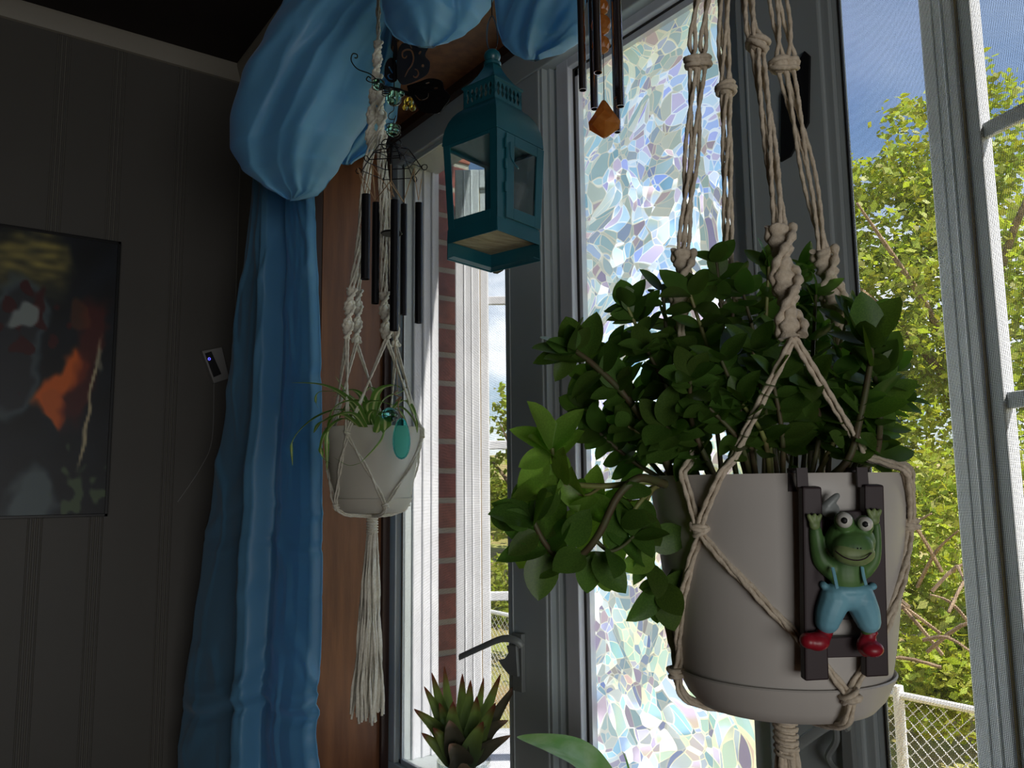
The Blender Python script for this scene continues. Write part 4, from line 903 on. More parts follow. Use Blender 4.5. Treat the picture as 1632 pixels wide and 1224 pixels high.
# leafy plant whose leaf rises into the frame at the bottom
pl0 = onx(980, 1420, .86)
lp = thing('potted_plant', (pl0.x, pl0.y, ZS), 'plant on the sill with one pale mottled pointed leaf rising at the bottom edge', 'houseplant')
MB().lathe([(0, 0), (.04, 0), (.052, .085), (.055, .09), (.050, .09), (.046, .07), (0, .07)], (pl0.x, pl0.y, ZS), 40).build('pot_body', M['pot'], lp, smooth=50)
q0 = V((pl0.x, pl0.y, ZS+.07))
strap('leaf', [P(1000, 1330, 1.20), P(965, 1262, 1.19), P(925, 1212, 1.17), (P(875, 1188, 1.15)), P(824, 1175, 1.14)], .062, 'bigleaf', lp, fold=.3, up=(CAM-P(900, 1200, 1.15)).normalized()+V((0, 0, .9)), wmax=.4, tipw=.03, taper=.8)
strap('leaf', [P(1000, 1330, 1.20), P(1003, 1270, 1.20), P(1000, 1225, 1.2), P(992, 1198, 1.20)], .030, 'bigleaf', lp, fold=.3, up=RT.copy(), wmax=.4)
strap('leaf', [P(1000, 1330, 1.20), P(1040, 1280, 1.16), P(1080, 1250, 1.14), P(1130, 1245, 1.12)], .05, 'bigleaf', lp, fold=.3, wmax=.4)
MB().tube([q0, q0.lerp(P(1000, 1330, 1.20), .6)+V((0, 0, .01)), P(1000, 1330, 1.20)], .003, 8).build('stem', M['stemg'], lp)
#@@LANTERN
# ================================================================== LANTERN
DL = 1.03
lc = P(790.5, 777, DL); LC = V((lc.x, lc.y, 0))
dcl = V((-LC.x, -LC.y, 0)).normalized(); drl = V((-dcl.y, dcl.x, 0))
if drl.dot(RT) < 0: drl = -drl
def zf(y): return P(790, y, DL).z
ln_ = thing('hanging_lantern', (LC.x, LC.y, zf(400)), 'teal metal candle lantern with glass sides hanging between the swags', 'lantern')
S_ = DL/FPX
T0 = R_(4)
def corner(k, Rr, z):
    a = T0+k*math.pi/2; return LC+dcl*math.cos(a)*Rr+drl*math.sin(a)*Rr+V((0, 0, z))
def sq_lathe(tab, name, matn, cap_=True, rnd_=0):
    mb = MB(); rows = []
    for (y, rp) in tab:
        row = []
        for k in range(4):
            a, b_ = corner(k, rp*S_, zf(y)), corner(k+1, rp*S_, zf(y))
            for q in range(4): row.append(a.lerp(b_, q/4))
        rows.append(row)
    mb.grid(rows, closed=True)
    if cap_: mb.f.append(tuple(range(16))); kk = (len(rows)-1)*16; mb.f.append(tuple(kk+i for i in range(16)))
    return mb.build(name, M[matn], ln_, smooth=28)
mb = MB(); mb.lathe([(0, zf(30)), (.006, zf(31)), (.010, zf(36)), (.0115, zf(42)), (.010, zf(48)), (.0085, zf(51)), (.012, zf(55)), (.0115, zf(60)), (.006, zf(61))], LC, 24)
mb.build('finial', M['teal'], ln_, smooth=50)
mb = MB(); a = LC+V((0, 0, zf(31))); mb.tube(crom([a+drl*.004, a+drl*.007+V((0, 0, .012)), a+drl*.006+V((0, 0, .035)), a+V((0, 0, .05)), a-drl*.006+V((0, 0, .035)), a-drl*.007+V((0, 0, .012)), a-drl*.004], 5), .0009, 6)
mb.build('hanging_ring', M['steel'], ln_)
mb = MB(); q = [a+V((0, 0, .05)), V((LC.x, LC.y, ZC))]; mb.tube(q, .0008, 6); mb.build('hanging_wire', M['black'], ln_)
sq_lathe([(58, 13), (66, 17), (78, 25), (90, 36), (97, 45), (101, 52), (104, 53), (106, 50)], 'roof', 'teal')
sq_lathe([(138, 49), (141, 52), (146, 60), (154, 68), (165, 75.5), (178, 81), (190, 84), (201, 85), (207, 85.5), (207, 83)], 'dome', 'teal')
# perforated neck with real openings
nk = MB(); ya, yb_ = 103, 140
for k in range(4):
    def fp(u, y): return corner(k, 49.5*S_, zf(y)).lerp(corner(k+1, 49.5*S_, zf(y)), u)
    nin = (LC-fp(.5, 120)); nin.z = 0; nin = nin.normalized()*.0012
    def slab(pl): nk.prism([fp(u, y) for u, y in pl], nin)
    slab([(0, 103), (1, 103), (1, 109), (0, 109)]); slab([(0, 133), (1, 133), (1, 140), (0, 140)])
    slab([(0, 109), (.03, 109), (.03, 133), (0, 133)]); slab([(.97, 109), (1, 109), (1, 133), (.97, 133)])
    for i in range(7):
        c = (i+.5)/7; w_ = .035
        slab([(c-w_*1.6, 109), (c+w_*1.6, 109), (c+w_*.6, 114), (c+w_*.6, 128), (c+w_*1.6, 133), (c-w_*1.6, 133), (c-w_*.6, 128), (c-w_*.6, 114)])
        slab([(c-w_*1.3, 119), (c, 116.5), (c+w_*1.3, 119), (c+w_*1.3, 123), (c, 125.5), (c-w_*1.3, 123)])
nk.build('perforated_neck', M['teal'], ln_, smooth=0)
YT, YB = 205, 352
def Rb(y): return lerp(84.0, 75.5, (y-YT)/(YB-YT))*S_
def face_pt(k, u, y, out=0.0):
    a, b_ = corner(k, Rb(y), zf(y)), corner(k+1, Rb(y), zf(y)); p = a.lerp(b_, u)
    nn = (a+b_)/2-LC; nn.z = 0; return p+nn.normalized()*out
def face_slab(mb, k, u0, u1, y0, y1, o0, o1):
    pts = [face_pt(k, u, y, o1) for u, y in ((u0, y0), (u1, y0), (u1, y1), (u0, y1))]
    pin = [face_pt(k, u, y, o0) for u, y in ((u0, y0), (u1, y0), (u1, y1), (u0, y1))]
    mb.add(pts+pin, [(0, 1, 2, 3), (7, 6, 5, 4), (0, 4, 5, 1), (1, 5, 6, 2), (2, 6, 7, 3), (3, 7, 4, 0)])
# face 3 = left (dark) face between left corner(3) and front corner(4=0); face 0 = right face between front corner and right corner
bd = MB()
for k in range(4):
    lo, hi = (.13, .87) if k != 0 else (.19, .985)
    face_slab(bd, k, 0, lo, YT-2, YB, -.0015, 0); face_slab(bd, k, hi, 1, YT-2, YB, -.0015, 0)
    face_slab(bd, k, lo, hi, YT-2, YT+ (8 if k else 4), -.0015, 0); face_slab(bd, k, lo, hi, YB-(16 if k else 4), YB, -.0015, 0)
bd.build('body_frame', M['teal'], ln_, smooth=0, bevel=.0006)
for k in range(1, 4):
    g_ = MB(); face_slab(g_, k, .12, .88, YT+7, YB-15, -.0032, -.0022); g_.build('glass_pane', M['lglass'], ln_, smooth=0)
dr_ = MB()
for u0, u1, y0, y1 in ((.17, .34, YT+5, YB-3), (.84, 1.0, YT+5, YB-3), (.34, .84, YT+5, YT+22), (.34, .84, YB-22, YB-3)): face_slab(dr_, 0, u0, u1, y0, y1, .0008, .003)
door = dr_.build('door', M['teal'], ln_, smooth=0, bevel=.0007)
g_ = MB(); face_slab(g_, 0, .33, .85, YT+21, YB-21, .0012, .0018); g_.build('glass_pane', M['lglass'], door, smooth=0)
for y in (228, 262, 300):
    h = MB(); h.tube([face_pt(0, .16, y-8, .0025), face_pt(0, .16, y+8, .0025)], .0019, 8); h.build('hinge', M['teal'], door)
h = MB(); h.tube(crom([face_pt(0, .23, 225, .0045), face_pt(0, .22, 250, .006), face_pt(0, .27, 262, .009), face_pt(0, .36, 266, .008), face_pt(0, .36, 260, .006)], 4), .0009, 6); h.build('door_hook', M['teal'], door)
# skirt, base plate and rear tray walls
sk = MB()
for k in range(4):
    yb2 = 375 if k in (0, 3) else 402
    pts = []
    for u, y, o in ((0, YB, 0), (1, YB, 0), (1, yb2, .001), (0, yb2, .001)):
        a, b_ = corner(k, 76.5*S_, zf(y)), corner(k+1, 76.5*S_, zf(y)); nn = (a+b_)/2-LC; nn.z = 0
        pts.append(a.lerp(b_, u)+nn.normalized()*o)
    nn = -((pts[0]+pts[1])/2-LC); nn.z = 0
    sk.prism(pts, nn.normalized()*.0014)
sk.build('base_skirt', M['teal'], ln_, smooth=0)
tr_ = MB()
for k in (1, 2):
    pts = [corner(k, 76*S_, zf(400)), corner(k+1, 76*S_, zf(400)), corner(k+1, 66*S_, zf(396)), corner(k, 66*S_, zf(396))]
    tr_.prism(pts, (0, 0, .0012))
tr_.build('base_lip', M['teal'], ln_, smooth=0)
pl_ = MB(); pl_.prism([corner(k, 74*S_, zf(371)) for k in range(4)], (0, 0, .002)); pl_.build('base_plate', M['cream'], ln_, smooth=0)
# ================================================================== AMBER WIND CHIME
ch = thing('wind_chime', P(962, 190, .93), 'silver tube wind chime with amber crystal hanging in front of the centre window', 'wind chime')
for cx, yb2, d in ((929, 144, .93), (953, 116, .90), (947.5, 174, .97), (981, -30, .93), (989, 170, .91), (984, 211, .97)):
    r = .0046 if cx != 984 else .0042; zt_ = P(cx, -190, d).z; b_ = P(cx, yb2, d); tp = V((b_.x, b_.y, zt_))
    if cx == 981: b_ = V((b_.x, b_.y, P(cx, 168, d).z)); b_ += RT*-.0005; 
    mb = MB(); k = 20; zb2 = b_.z
    mb.lathe([(r, zb2), (r, zt_), (r-.0008, zt_), (r-.0008, zb2), (r, zb2)], (b_.x, b_.y, 0), k); mb.build('chime_tube', M['steel'], ch, smooth=50)
    s = MB(); s.tube([V((b_.x, b_.y, zt_-.005)), V((b_.x, b_.y, P(cx, -260, d).z))], .0005, 5); s.build('tube_string', M['black'], ch)
cc = P(962, -260, .93); hub = V((cc.x, cc.y, 0))
mb = MB(); mb.lathe([(0, cc.z), (.034, cc.z), (.036, cc.z+.004), (.034, cc.z+.010), (.004, cc.z+.014), (0, cc.z+.014)], hub, 40); mb.build('top_disc', M['steel'], ch, smooth=40)
mb = MB(); mb.tube([V((cc.x, cc.y, cc.z+.012)), V((cc.x, cc.y, ZC))], .0008, 6); mb.build('hanging_string', M['black'], ch)
sx = P(960, 0, .935); mb = MB(); mb.tube([V((cc.x, cc.y, cc.z)), V((sx.x, sx.y, sx.z)), P(963, 172, .935)], .0005, 5); mb.build('crystal_string', M['black'], ch)
def facet(c, r, tab, n, name, mt_, parent, rot=0):
    mb = MB(); k = len(tab); vs = []
    for i, (rr, z) in enumerate(tab):
        for j in range(n):
            a = 2*math.pi*(j+.5*(i % 2))/n+rot; vs.append(V(c)+V((math.cos(a)*rr*r, math.sin(a)*rr*r, z*r)))
    fs = []
    for i in range(k-1):
        for j in range(n):
            j2 = (j+1) % n; a, b_, c_, d_ = i*n+j, i*n+j2, (i+1)*n+j2, (i+1)*n+j
            if i % 2 == 0: fs += [(a, b_, d_), (b_, c_, d_)]
            else: fs += [(a, b_, c_), (a, c_, d_)]
    fs += [tuple(range(n)), tuple((k-1)*n+j for j in range(n))]; mb.add(vs, fs)
    return mb.build(name, M[mt_], parent, smooth=0)
facet(P(963, 195, .935), .0185, [(.10, 1.42), (.22, 1.25), (.72, .45), (1.0, -.05), (.95, -.35), (.12, -1.0)], 7, 'amber_crystal', 'amber', ch, .4)
for py, r in ((12, .0095), (40, .0120), (72, .0110)):
    facet(P(958, py, .935), r, [(.3, .95), (.8, .6), (1, 0), (.8, -.6), (.3, -.95)], 9, 'amber_bead', 'amber', ch, py)
# ================================================================== BUTTERFLY WIND CHIME
DB = 1.235
bc = thing('wind_chime', P(624, 700, DB), 'black metal butterfly wind chime with green glass beads and black tubes', 'wind chime')
def PB(px, py, d=DB): return P(px, py, d)
tubes = [(582, 304, 445, 7.2, 1.20), (598, 316, 484, 6.2, 1.26), (628, 310, 527, 7.2, 1.185), (643, 318, 502, 5.4, 1.275), (667, 315, 515, 6.2, 1.235)]
for cx, y0, y1, r, d in tubes:
    a, b_ = P(cx, y1, d), P(cx, y0, d); rr = r*d/FPX
    mb = MB(); mb.lathe([(rr, a.z), (rr, b_.z), (rr-.0009, b_.z), (rr-.0009, a.z), (rr, a.z)], (a.x, a.y, 0), 20); tb = mb.build('chime_tube', M['black'], bc, smooth=50)
tops = [(570, 268, 1.20), (592, 262, 1.19), (621, 290, 1.18), (659, 272, 1.22), (672, 285, 1.24), (661, 268, 1.27), (622, 285, 1.28), (594, 264, 1.26)]
for (i, j, t_) in ((0, 1, 0), (1, 2, 1), (1, 2, 2), (3, 4, 4), (5, 6, 3), (2, 3, 3), (0, 7, 1)):
    cx, y0, y1, r, d = tubes[t_]; q = P(cx, y0+4, d)
    for s in (i, j):
        mb = MB(); mb.tube([P(*tops[s]), q], .0007, 5); mb.build('twine', M['twine'], bc)
wf = MB()
C_ = PB(624, 260)
def ringp(rad, py, n=6, ph=.3): 
    z = PB(624, py).z; return [V((C_.x+math.cos(2*math.pi*i/n+ph)*rad, C_.y+math.sin(2*math.pi*i/n+ph)*rad, z)) for i in range(n+1)]
R1, R2, R3 = ringp(.026, 238), ringp(.038, 256), ringp(.046, 270)
for rg in (R1, R2, R3): wf.tube(rg, .0008, 6)
for i in range(6):
    e_ = R3[i]; o_ = (e_-V((C_.x, C_.y, e_.z))).normalized(); t_ = V((-o_.y, o_.x, 0))
    wf.tube([V((C_.x, C_.y, PB(624, 232).z)), R1[i], R2[i], e_], .0008, 6)
    wf.tube([e_+o_*.005+(o_*math.cos(q*.9)+V((0, 0, math.sin(q*.9))))*.0045 for q in range(8)], .0008, 6)
wf.build('wire_frame', M['black'], bc)
def spiralwire(pts, r, name='wire_scroll'):
    mb = MB(); mb.tube(crom(pts, 5), r, 6); return mb.build(name, M['black'], bc)
def coil(c, r, turns, h, rw=.0006):
    n = int(turns*16); c = V(c); return [c+V((math.cos(i/16*6.283)*r, math.sin(i/16*6.283)*r, h*(.5-i/n))) for i in range(n+1)]
for c, r, m_ in ((PB(603, 134, 1.22), .0085, 'green_bead'), (PB(628, 157), .0118, 'green_bead'), (PB(627, 207), .0100, 'green_bead'), (PB(652, 163, 1.22), .0075, 'yellow_bead'), (PB(658, 172, 1.22), .0050, 'yellow_bead'), (PB(646, 171, 1.21), .0042, 'yellow_bead'), (PB(640, 150, 1.22), .0045, 'green_bead')):
    MB().ball(c, r, 20).build('glass_bead', M[m_], bc, smooth=180)
for c, r, tn, h in ((PB(627, 207), .0108, 3.2, .018), (PB(603, 134, 1.22), .0092, 2.5, .014), (PB(616, 146, 1.225), .0065, 4, .014)):
    mb = MB(); mb.tube(coil(c, r, tn, h), .0007, 6); mb.build('wire_coil', M['black'], bc)
spiralwire([PB(628, 169), PB(627, 176), PB(620, 182), PB(620, 189), PB(628, 190), PB(631, 184), PB(627, 196)], .0007)
for sgn in (-1, 1):
    spiralwire([PB(624, 228), PB(624+sgn*8, 222), PB(624+sgn*15, 226), PB(624+sgn*14, 235), PB(624+sgn*8, 237), PB(624+sgn*6, 231), PB(624+sgn*9, 229)], .0009)
spiralwire([PB(624, 218), PB(618, 226), PB(624, 234), PB(623, 262)], .0022)
# antennae
spiralwire([PB(603, 130, 1.22), PB(590, 118, 1.21), PB(570, 110, 1.20), PB(560, 97, 1.20), PB(562, 86, 1.20), PB(569, 87, 1.20), PB(569, 92, 1.20), PB(565, 92, 1.20)], .0009, 'antenna')
spiralwire([PB(601, 132, 1.22), PB(590, 131, 1.21), PB(584, 127, 1.21), PB(587, 122, 1.21), PB(591, 125, 1.21)], .0009, 'antenna')
body = MB(); body.tube(crom([PB(606, 136, 1.22), PB(622, 142), PB(640, 146), PB(656, 152)], 5), [.003]*5+[.0042]*5+[.0035]*5+[.002], 10); body.build('butterfly_body', M['black'], bc)
def stroke(path, w_):   # closed outline around a path, tapering ends (pixel space)
    ps = [V((p[0], p[1], 0)) for p in path]; ps = crom(ps, 5); k = len(ps); L1, L2 = [], []
    for i, p in enumerate(ps):
        t = (ps[min(i+1, k-1)]-ps[max(i-1, 0)]).normalized(); n_ = V((-t.y, t.x, 0)); ww = w_*(.55+.45*math.sin(math.pi*i/(k-1)))
        L1.append(p+n_*ww); L2.append(p-n_*ww)
    return L1+L2[::-1]
def wing(outline, holes, dfun, name='wing'):
    cu = bpy.data.curves.new(name, 'CURVE'); cu.dimensions = '2D'; cu.fill_mode = 'BOTH'
    ol = crom([V((p[0], p[1], 0)) for p in outline]+[V((outline[0][0], outline[0][1], 0))], 4)[:-1]
    for poly in [ol]+holes:
        sp = cu.splines.new('POLY'); sp.points.add(len(poly)-1)
        for i, p in enumerate(poly): sp.points[i].co = ((p[0]-640)/100, (p[1]-120)/100, 0, 1)
        sp.use_cyclic_u = True
    co = bpy.data.objects.new('tmp', cu); COL.objects.link(co); bpy.context.view_layer.update()
    me = bpy.data.meshes.new_from_object(co.evaluated_get(bpy.context.evaluated_depsgraph_get()))
    bpy.data.objects.remove(co)
    mb = MB(); mb.v = [tuple(P(v.co.x*100+640, v.co.y*100+120, dfun(v.co.x*100+640, v.co.y*100+120))) for v in me.vertices]; mb.f = [tuple(p.vertices) for p in me.polygons]
    o = mb.build(name, M['black'], bc, smooth=0); s = o.modifiers.new('s', 'SOLIDIFY'); s.thickness = .001; s.offset = 0; return o
cv = lambda L_: [(x/8.16+540, y/8.16+20) for x, y in L_]
wing(cv([(760, 860), (755, 600), (800, 430), (860, 398), (960, 430), (1160, 430), (1120, 560), (1182, 650), (1150, 800), (980, 900), (830, 940)]),
     [stroke(cv([(885, 560), (862, 592), (830, 575), (830, 515), (880, 485), (945, 498), (972, 590), (950, 680), (900, 750), (855, 840)]), 1.5), stroke(cv([(985, 735), (1022, 752), (1035, 800), (1005, 842), (975, 835), (972, 820)]), 1.4), stroke(cv([(1040, 545), (1070, 500)]), 1.6), stroke(cv([(1085, 710), (1100, 675)]), 2.2), stroke(cv([(925, 425), (950, 470)]), 1.1)],
     lambda x, y: DB+.0006*(x-640))
cw = lambda L_: [(x/6.12+600, y/6.12+60) for x, y in L_]
wing(cw([(300, 470), (420, 430), (520, 398), (632, 420), (660, 500), (720, 580), (655, 680), (600, 740), (440, 722), (370, 620), (320, 540)]),
     [stroke(cw([(380, 560), (430, 610), (500, 590), (510, 540)]), 1.0), stroke(cw([(560, 500), (600, 490)]), 1.6), stroke(cw([(590, 590), (625, 600)]), 1.5), stroke(cw([(480, 450), (520, 440)]), 1.2)], lambda x, y: DB-.0012*(x-640)-.01)
wing(cv([(590, 830), (600, 700), (640, 610), (700, 590), (745, 650), (762, 860), (700, 910), (640, 890)]), [stroke(cv([(700, 790), (670, 740), (650, 700)]), 1.2), stroke(cv([(700, 870), (660, 860), (640, 820), (665, 800)]), 1.1)], lambda x, y: DB+.03)
wing(cv([(700, 600), (710, 480), (725, 370), (755, 380), (760, 500), (750, 620)]), [], lambda x, y: DB+.02)
mb = MB(); tk = PB(628, 146); mb.tube([tk, V((tk.x, tk.y, ZC))], .0009, 6); mb.build('hanging_cord', M['black'], bc)
mb = MB(); c0 = PB(624, 372); mb.lathe([(0, c0.z-.0015), (.0150, c0.z-.0015), (.0165, c0.z), (.0150, c0.z+.0015), (0, c0.z+.0015)], (c0.x, c0.y, 0), 28); mb.build('striker', M['black'], bc, smooth=40)
mb = MB(); mb.tube([PB(623, 262), c0, PB(630, 560), PB(634, 625)], .0006, 5); mb.build('striker_string', M['twine'], bc)
kn = MB(); kn.tube(crom([PB(634, 622), PB(628, 628), PB(638, 634), PB(630, 640), PB(640, 632), PB(634, 646), PB(641, 668)], 4), .0009, 5); kn.build('twine_knot', M['twine'], bc)
MB().ball(PB(621, 661), .0115, 24).build('glass_bead', M['tealg2'], bc, smooth=180)
sp_w = MB(); sp_w.tube(coil(PB(621, 661), .0122, 2.2, .012), .0006, 6); sp_w.build('wire_coil', M['black'], bc)
dp = []
for i in range(24):
    a = 6.283*i/24; x = 640+13*math.sin(a)*(1-.15*math.cos(a)); y = 699-32*math.cos(a); dp.append(PB(x, y, 1.225+.0004*(x-640)))
mb = MB(); mb.prism(dp, -fw*.003); dd = mb.build('teal_glass_drop', M['tealglass'], bc, smooth=30)
rm = MB(); rm.tube(dp+[dp[0]], .0013, 8); rm.build('drop_rim', M['tealg2'], bc, smooth=180)
#@@FROG
# ================================================================== FROG ORNAMENT ON THE LARGE POT
psi0 = 26
n0 = dirc*math.cos(R_(psi0))+dirr*math.sin(R_(psi0)); tz = (zt-P(1338, 1075, .6).z)
ptop = on_pot(PC, PR, psi0, zt, .0035); pbot = on_pot(PC, PR, psi0, P(1338, 1078, .6).z, .004)
tl_ = dirr*math.cos(R_(psi0))-dirc*math.sin(R_(psi0))
nF = (pbot-ptop).cross(tl_).normalized()
if nF.dot(n0) < 0: nF = -nF
def FR(px, py, h=0): return onplane(px, py, ptop+nF*h, nF)
fg = thing('frog_ornament', FR(1338, 1080), 'green frog in blue overalls on a dark ladder hooked over the large pot', 'ornament')
def slabF(poly, h0, h1, name, m_, bev=.0008):
    mb = MB(); mb.prism([FR(x, y, h0) for x, y in poly], nF*(h1-h0)); return mb.build(name, M[m_], fg, smooth=0, bevel=bev)
slabF([(1271, 774), (1301, 774), (1313, 1078), (1275, 1080)], .001, .009, 'ladder_rail', 'ladder', .0014)
slabF([(1369, 771), (1399, 771), (1407, 1072), (1371, 1074)], .001, .009, 'ladder_rail', 'ladder', .0014)
slabF([(1299, 815), (1372, 813), (1374, 985), (1303, 987)], .0005, .004, 'ladder_board', 'ladder')
slabF([(1303, 1014), (1374, 1012), (1374, 1044), (1305, 1046)], .0005, .005, 'ladder_rung', 'ladder')
for x in (1276, 1372):
    a = FR(x+3, 775, .004); e = on_pot(PC, PR, psi0, zt, -.006); 
    mb = MB(); w2_ = tl_*.0042; top_ = zt+.0035
    pr = [a, V((a.x, a.y, top_)), V((a.x, a.y, top_))-n0*.013, V((a.x, a.y, zt-.012))-n0*.013]
    for p, q in zip(pr, pr[1:]):
        d = (q-p); sd2 = d.cross(tl_).normalized()*.0009
        mb.obox((p+q)/2, d/2*1.08, w2_, sd2)
    mb.build('rim_hook', M['ladder'], fg, smooth=0)
FS = .60/FPX
def blob(name, m_, parts, vox=.0009, parent=None):
    """parts: ('b', px,py,h, rx,ry,rz[px]) ellipsoid or ('t', [(px,py,h,r)...]) limb; merged to one skin by voxel remesh"""
    mb = MB(); ax = Matrix((tl_, nF, V((0, 0, 1)))).transposed()
    for q in parts:
        if q[0] == 'b':
            _, x, y, h, rx, ry, rz = q; mb.ball(FR(x, y, h), FS, 20, (rx, rz, ry), ax)
        else:
            ps = [FR(x, y, h) for x, y, h, r in q[1]]; rr = [r*FS for *_, r in q[1]]
            k = 4; P_ = crom(ps, k); r_ = [lerp(rr[min(len(rr)-1, i//k)], rr[min(len(rr)-1, i//k+1)], (i % k)/k) for i in range(len(P_))]
            mb.tube(P_, r_, 12)
            mb.ball(ps[0], rr[0], 12); mb.ball(ps[-1], rr[-1], 12)
    o = mb.build(name, M[m_], parent or fg, smooth=180)
    rmo = o.modifiers.new('merge', 'REMESH'); rmo.mode = 'VOXEL'; rmo.voxel_size = vox; rmo.use_smooth_shade = True
    s = o.modifiers.new('soft', 'SMOOTH'); s.iterations = 4; s.factor = .5
    return o
blob('frog_body', 'frog', [('b', 1355, 862, .017, 39, 33, 28), ('b', 1345, 832, .022, 15, 16, 14), ('b', 1377, 837, .021, 14, 15, 14), ('b', 1360, 872, .026, 31, 24, 22), ('b', 1350, 912, .012, 31, 34, 20),
    ('t', [(1326, 908, .010, 16), (1309, 892, .010, 15), (1302, 868, .010, 12), (1299, 845, .010, 10)]), ('t', [(1378, 910, .012, 12), (1392, 893, .012, 10), (1397, 868, .012, 7.5), (1396, 838, .012, 6.5)]),
    ('t', [(1316, 985, .012, 11), (1314, 1002, .012, 10)]), ('t', [(1380, 985, .013, 11), (1382, 1004, .013, 10)])])
blob('frog_muzzle', 'froglt', [('b', 1361, 881, .0285, 33, 20, 19)], .0009)
mb = MB(); mb.tube(crom([FR(1331, 878, .0375), FR(1345, 888, .0425), FR(1363, 893, .0435), FR(1379, 890, .0415), FR(1389, 881, .0365)], 5), .0005, 6); mb.build('mouth', M['ladder'], fg)
for x in (1367, 1372): MB().ball(FR(x, 874, .0405), .0006, 8).build('nostril', M['blackm'], fg)
for hx, hy, sg in ((1298, 832, -1), (1393, 824, 1)):
    blob('hand', 'froglt', [('b', hx, hy+4, .012, 9, 9, 6)]+[('t', [(hx+o*.5, hy, .012, 4), (hx+o, hy-11-abs(o)*-.1, .012, 3.6)]) for o in (-9, 0, 9)], .0007)
for x, y, r in ((1345.5, 829, 12), (1379, 835, 11)):
    MB().ball(FR(x, y, .0265), r*FS, 20).build('eye', M['frogw'], fg, smooth=180)
    MB().ball(FR(x, y, .0265)+(CAM-FR(x, y, .0265)).normalized()*r*FS*.72+UP*-.0002, r*FS*.45, 14).build('pupil', M['blackm'], fg, smooth=180)
blob('overalls', 'frogbl', [('b', 1350, 948, .012, 42, 24, 24), ('b', 1350, 938, .012, 40, 11, 25), ('t', [(1330, 955, .013, 24), (1322, 975, .013, 22), (1318, 990, .013, 19)]), ('t', [(1370, 955, .013, 24), (1379, 975, .013, 22), (1384, 990, .013, 19)]), ('b', 1312, 932, .011, 6, 6, 8), ('b', 1391, 934, .011, 6, 6, 8)], .0010)
for a in ([(1334, 938, .026), (1331, 922, .025), (1327, 905, .021)], [(1380, 932, .024), (1376, 917, .023), (1374, 904, .020)]):
    mb = MB(); mb.tube(crom([FR(*q) for q in a], 4), .0016, 8, flat=.6); mb.build('strap', M['frogbl'], fg)
blob('boot', 'frogred', [('t', [(1316, 1004, .011, 12), (1310, 1016, .012, 13)]), ('b', 1302, 1022, .016, 20, 14, 15), ('b', 1288, 1021, .016, 13, 12, 13)], .0009)
blob('boot', 'frogred', [('t', [(1384, 1008, .012, 11), (1384, 1020, .013, 12)]), ('b', 1390, 1034, .018, 18, 12, 15), ('b', 1378, 1030, .014, 12, 16, 12), ('b', 1392, 1008, .014, 7, 4, 8)], .0009)
blob('hat', 'latch', [('b', 1322, 812, .007, 17, 13, 8), ('t', [(1318, 806, .007, 8), (1326, 798, .007, 7), (1334, 790, .007, 5)])], .0009)
#@@WALLTHINGS
# ================================================================== PAINTING AND WALL DEVICE
def YP(px, py, Y): return ony(px, py, Y)
yc = YE-.030
x1, zt_p, zb_p = YP(193, 385, yc).x, YP(193, 386, yc).z, YP(166, 823, yc).z
x0 = x1-.50
pf = thing('framed_painting', ((x0+x1)/2, yc, zb_p), 'dark painting with orange and pale yellow shapes in a thin black frame', 'painting')
for a, b_ in (((x0, yc-.004, zb_p), (x0+.008, YE-.006, zt_p)), ((x1-.008, yc-.004, zb_p), (x1, YE-.006, zt_p)), ((x0, yc-.004, zb_p), (x1, YE-.006, zb_p+.008)), ((x0, yc-.004, zt_p-.008), (x1, YE-.006, zt_p))):
    MB().box(a, b_).build('frame_side', M['canvas'], pf, smooth=0, bevel=.001)
def nz(x, y, s, o=0): return noise.noise(V((x*s, y*s, o)))
def sstep(a, b, x): t = max(0, min(1, (x-a)/(b-a))); return t*t*(3-2*t)
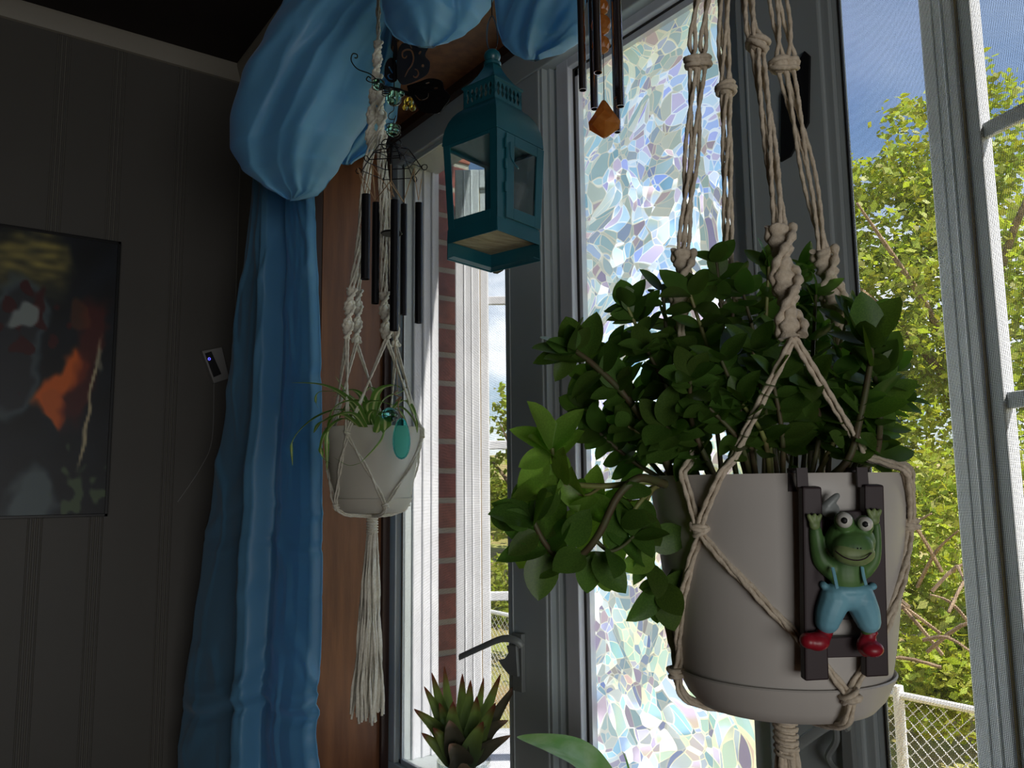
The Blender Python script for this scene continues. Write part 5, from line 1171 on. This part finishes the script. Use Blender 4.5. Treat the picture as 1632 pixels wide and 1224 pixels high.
def art(X, Y):   # abstract brush composition; X, Y in frame units measured on the visible right part
    wx = X+26*nz(X, Y, .012, 1)+9*nz(X, Y, .05, 4); wy = Y+26*nz(X, Y, .012, 7)+9*nz(X, Y, .05, 9)
    c = V((10, 14, 18))+V((8, 10, 14))*(nz(X, Y, .02, 3)+.4)
    def put(c, col, k): return c.lerp(V(col), max(0, min(1, k)))
    r = math.hypot((wx-20)/100, (wy-440)/95); c = put(c, (130, 120, 66), sstep(1.05, .55, r)*sstep(500, 400, wy)*(.7+.5*nz(X*.3, Y, .09, 5)))
    r = math.hypot((wx-0)/62, (wy-560)/120); c = put(c, (70, 84, 88), sstep(1.1, .8, r)); c = put(c, (24, 22, 26), sstep(.95, .7, r)*.75)
    c = put(c, (52, 16, 17), sstep(.05, .2, nz(X, Y, .035, 12)+.25-math.hypot((X-20)/70, (Y-500)/70)*.45)); c = put(c, (110, 118, 116), sstep(1.0, .6, math.hypot((wx-12)/22, (wy-508)/26)))
    d = (wx-90)+(wy-600)*.9; e = (wx-110)-(wy-600)*.9
    c = put(c, (176, 84, 30), sstep(36, 18, abs(d-10))*sstep(90, 60, abs(e+35))); c = put(c, (168, 82, 34), sstep(1, .75, math.hypot((wx-82)/26, (wy-650)/34)))
    c = put(c, (74, 26, 22), sstep(30, 12, abs(wx-128-(600-wy)*.25))*sstep(130, 80, abs(wy-570))*.8); c = put(c, (92, 52, 30), sstep(1, .6, math.hypot((wx-125)/24, (wy-500)/34))*.6)
    c = put(c, (150, 140, 112), sstep(4.5, 1.5, abs(X-152+(Y-600)*.13+6*nz(X, Y, .03, 2)))*sstep(125, 80, abs(Y-640))); c = put(c, (120, 118, 100), sstep(1, .5, math.hypot((wx-158)/12, (wy-570)/24))*.7)
    c = put(c, (78, 90, 92), sstep(1.05, .6, math.hypot((wx-40)/58, (wy-800)/58))*.9); c = put(c, (64, 78, 56), sstep(.0, .3, nz(X, Y, .05, 22)+.3-math.hypot((X-140)/50, (Y-790)/60)*.5))
    return c
NX, NY = 120, 170; mb = MB(); cols = []
for i in range(NY+1):
    for j in range(NX+1):
        fx = j/NX; fz = i/NY; mb.v.append((lerp(x0+.006, x1-.006, fx), yc, lerp(zt_p-.006, zb_p+.006, fz)))
        cols.append(art(188-(1-fx)*385, 362+fz*462))
mb.f = [(i*(NX+1)+j, i*(NX+1)+j+1, (i+1)*(NX+1)+j+1, (i+1)*(NX+1)+j) for i in range(NY) for j in range(NX)]
cvs = mb.build('canvas', M['canvas'], pf, smooth=0); ca = cvs.data.color_attributes.new('paint', 'FLOAT_COLOR', 'POINT')
for i, c in enumerate(cols): ca.data[i].color = srgb((min(255, max(0, c.x*1.4)), min(255, max(0, c.y*1.4)), min(255, max(0, c.z*1.4))))
mt, nt, n, l, b = newmat('oil_paint'); at = n.new('ShaderNodeAttribute'); at.attribute_name = 'paint'; l.new(at.outputs['Color'], b.inputs['Base Color']); b.inputs['Roughness'].default_value = .45
cvs.data.materials.clear(); cvs.data.materials.append(mt)
MB().box((x0+.004, yc+.001, zb_p+.004), (x1-.004, YE-.006, zt_p-.004)).build('backing', M['canvas'], pf, smooth=0)
dv_ = thing('wall_device', YP(346, 610, YE-.006), 'small white slanted wall device with black face and glowing blue ring', 'device')
yy = YE-.03
mb = MB(); mb.prism([YP(x, y, yy) for x, y in ((322, 559), (354, 553), (366, 603), (341, 611))], (0, .024, 0)); mb.build('device_base', M['devw'], dv_, smooth=0, bevel=.002)
mb = MB(); mb.prism([YP(x, y, yy-.004) for x, y in ((327, 563), (337, 560), (353, 596), (341, 601))], (0, .0045, 0)); mb.build('device_face', M['blackm'], dv_, smooth=0, bevel=.0008)
mt, nt, n, l, b = newmat('blue_led'); b.inputs['Emission Color'].default_value = (.12, .12, 1, 1); b.inputs['Emission Strength'].default_value = .55; b.inputs['Base Color'].default_value = (.05, .05, .3, 1); M['led'] = mt
c = YP(333.5, 572, yy-.0045); mb = MB(); mb.tube([c+V((math.cos(i*.524)*.0034, 0, math.sin(i*.524)*.0034)) for i in range(13)], .0009, 6); mb.build('light_ring', M['led'], dv_)
cb = MB(); q = [YP(341, 611, YE-.008), YP(338, 700, YE-.008), YP(320, 745, YE-.008), YP(283, 800, YE-.008)]; cb.tube(crom(q, 5), .0012, 6); cb.build('device_cable', M['devw'], dv_)
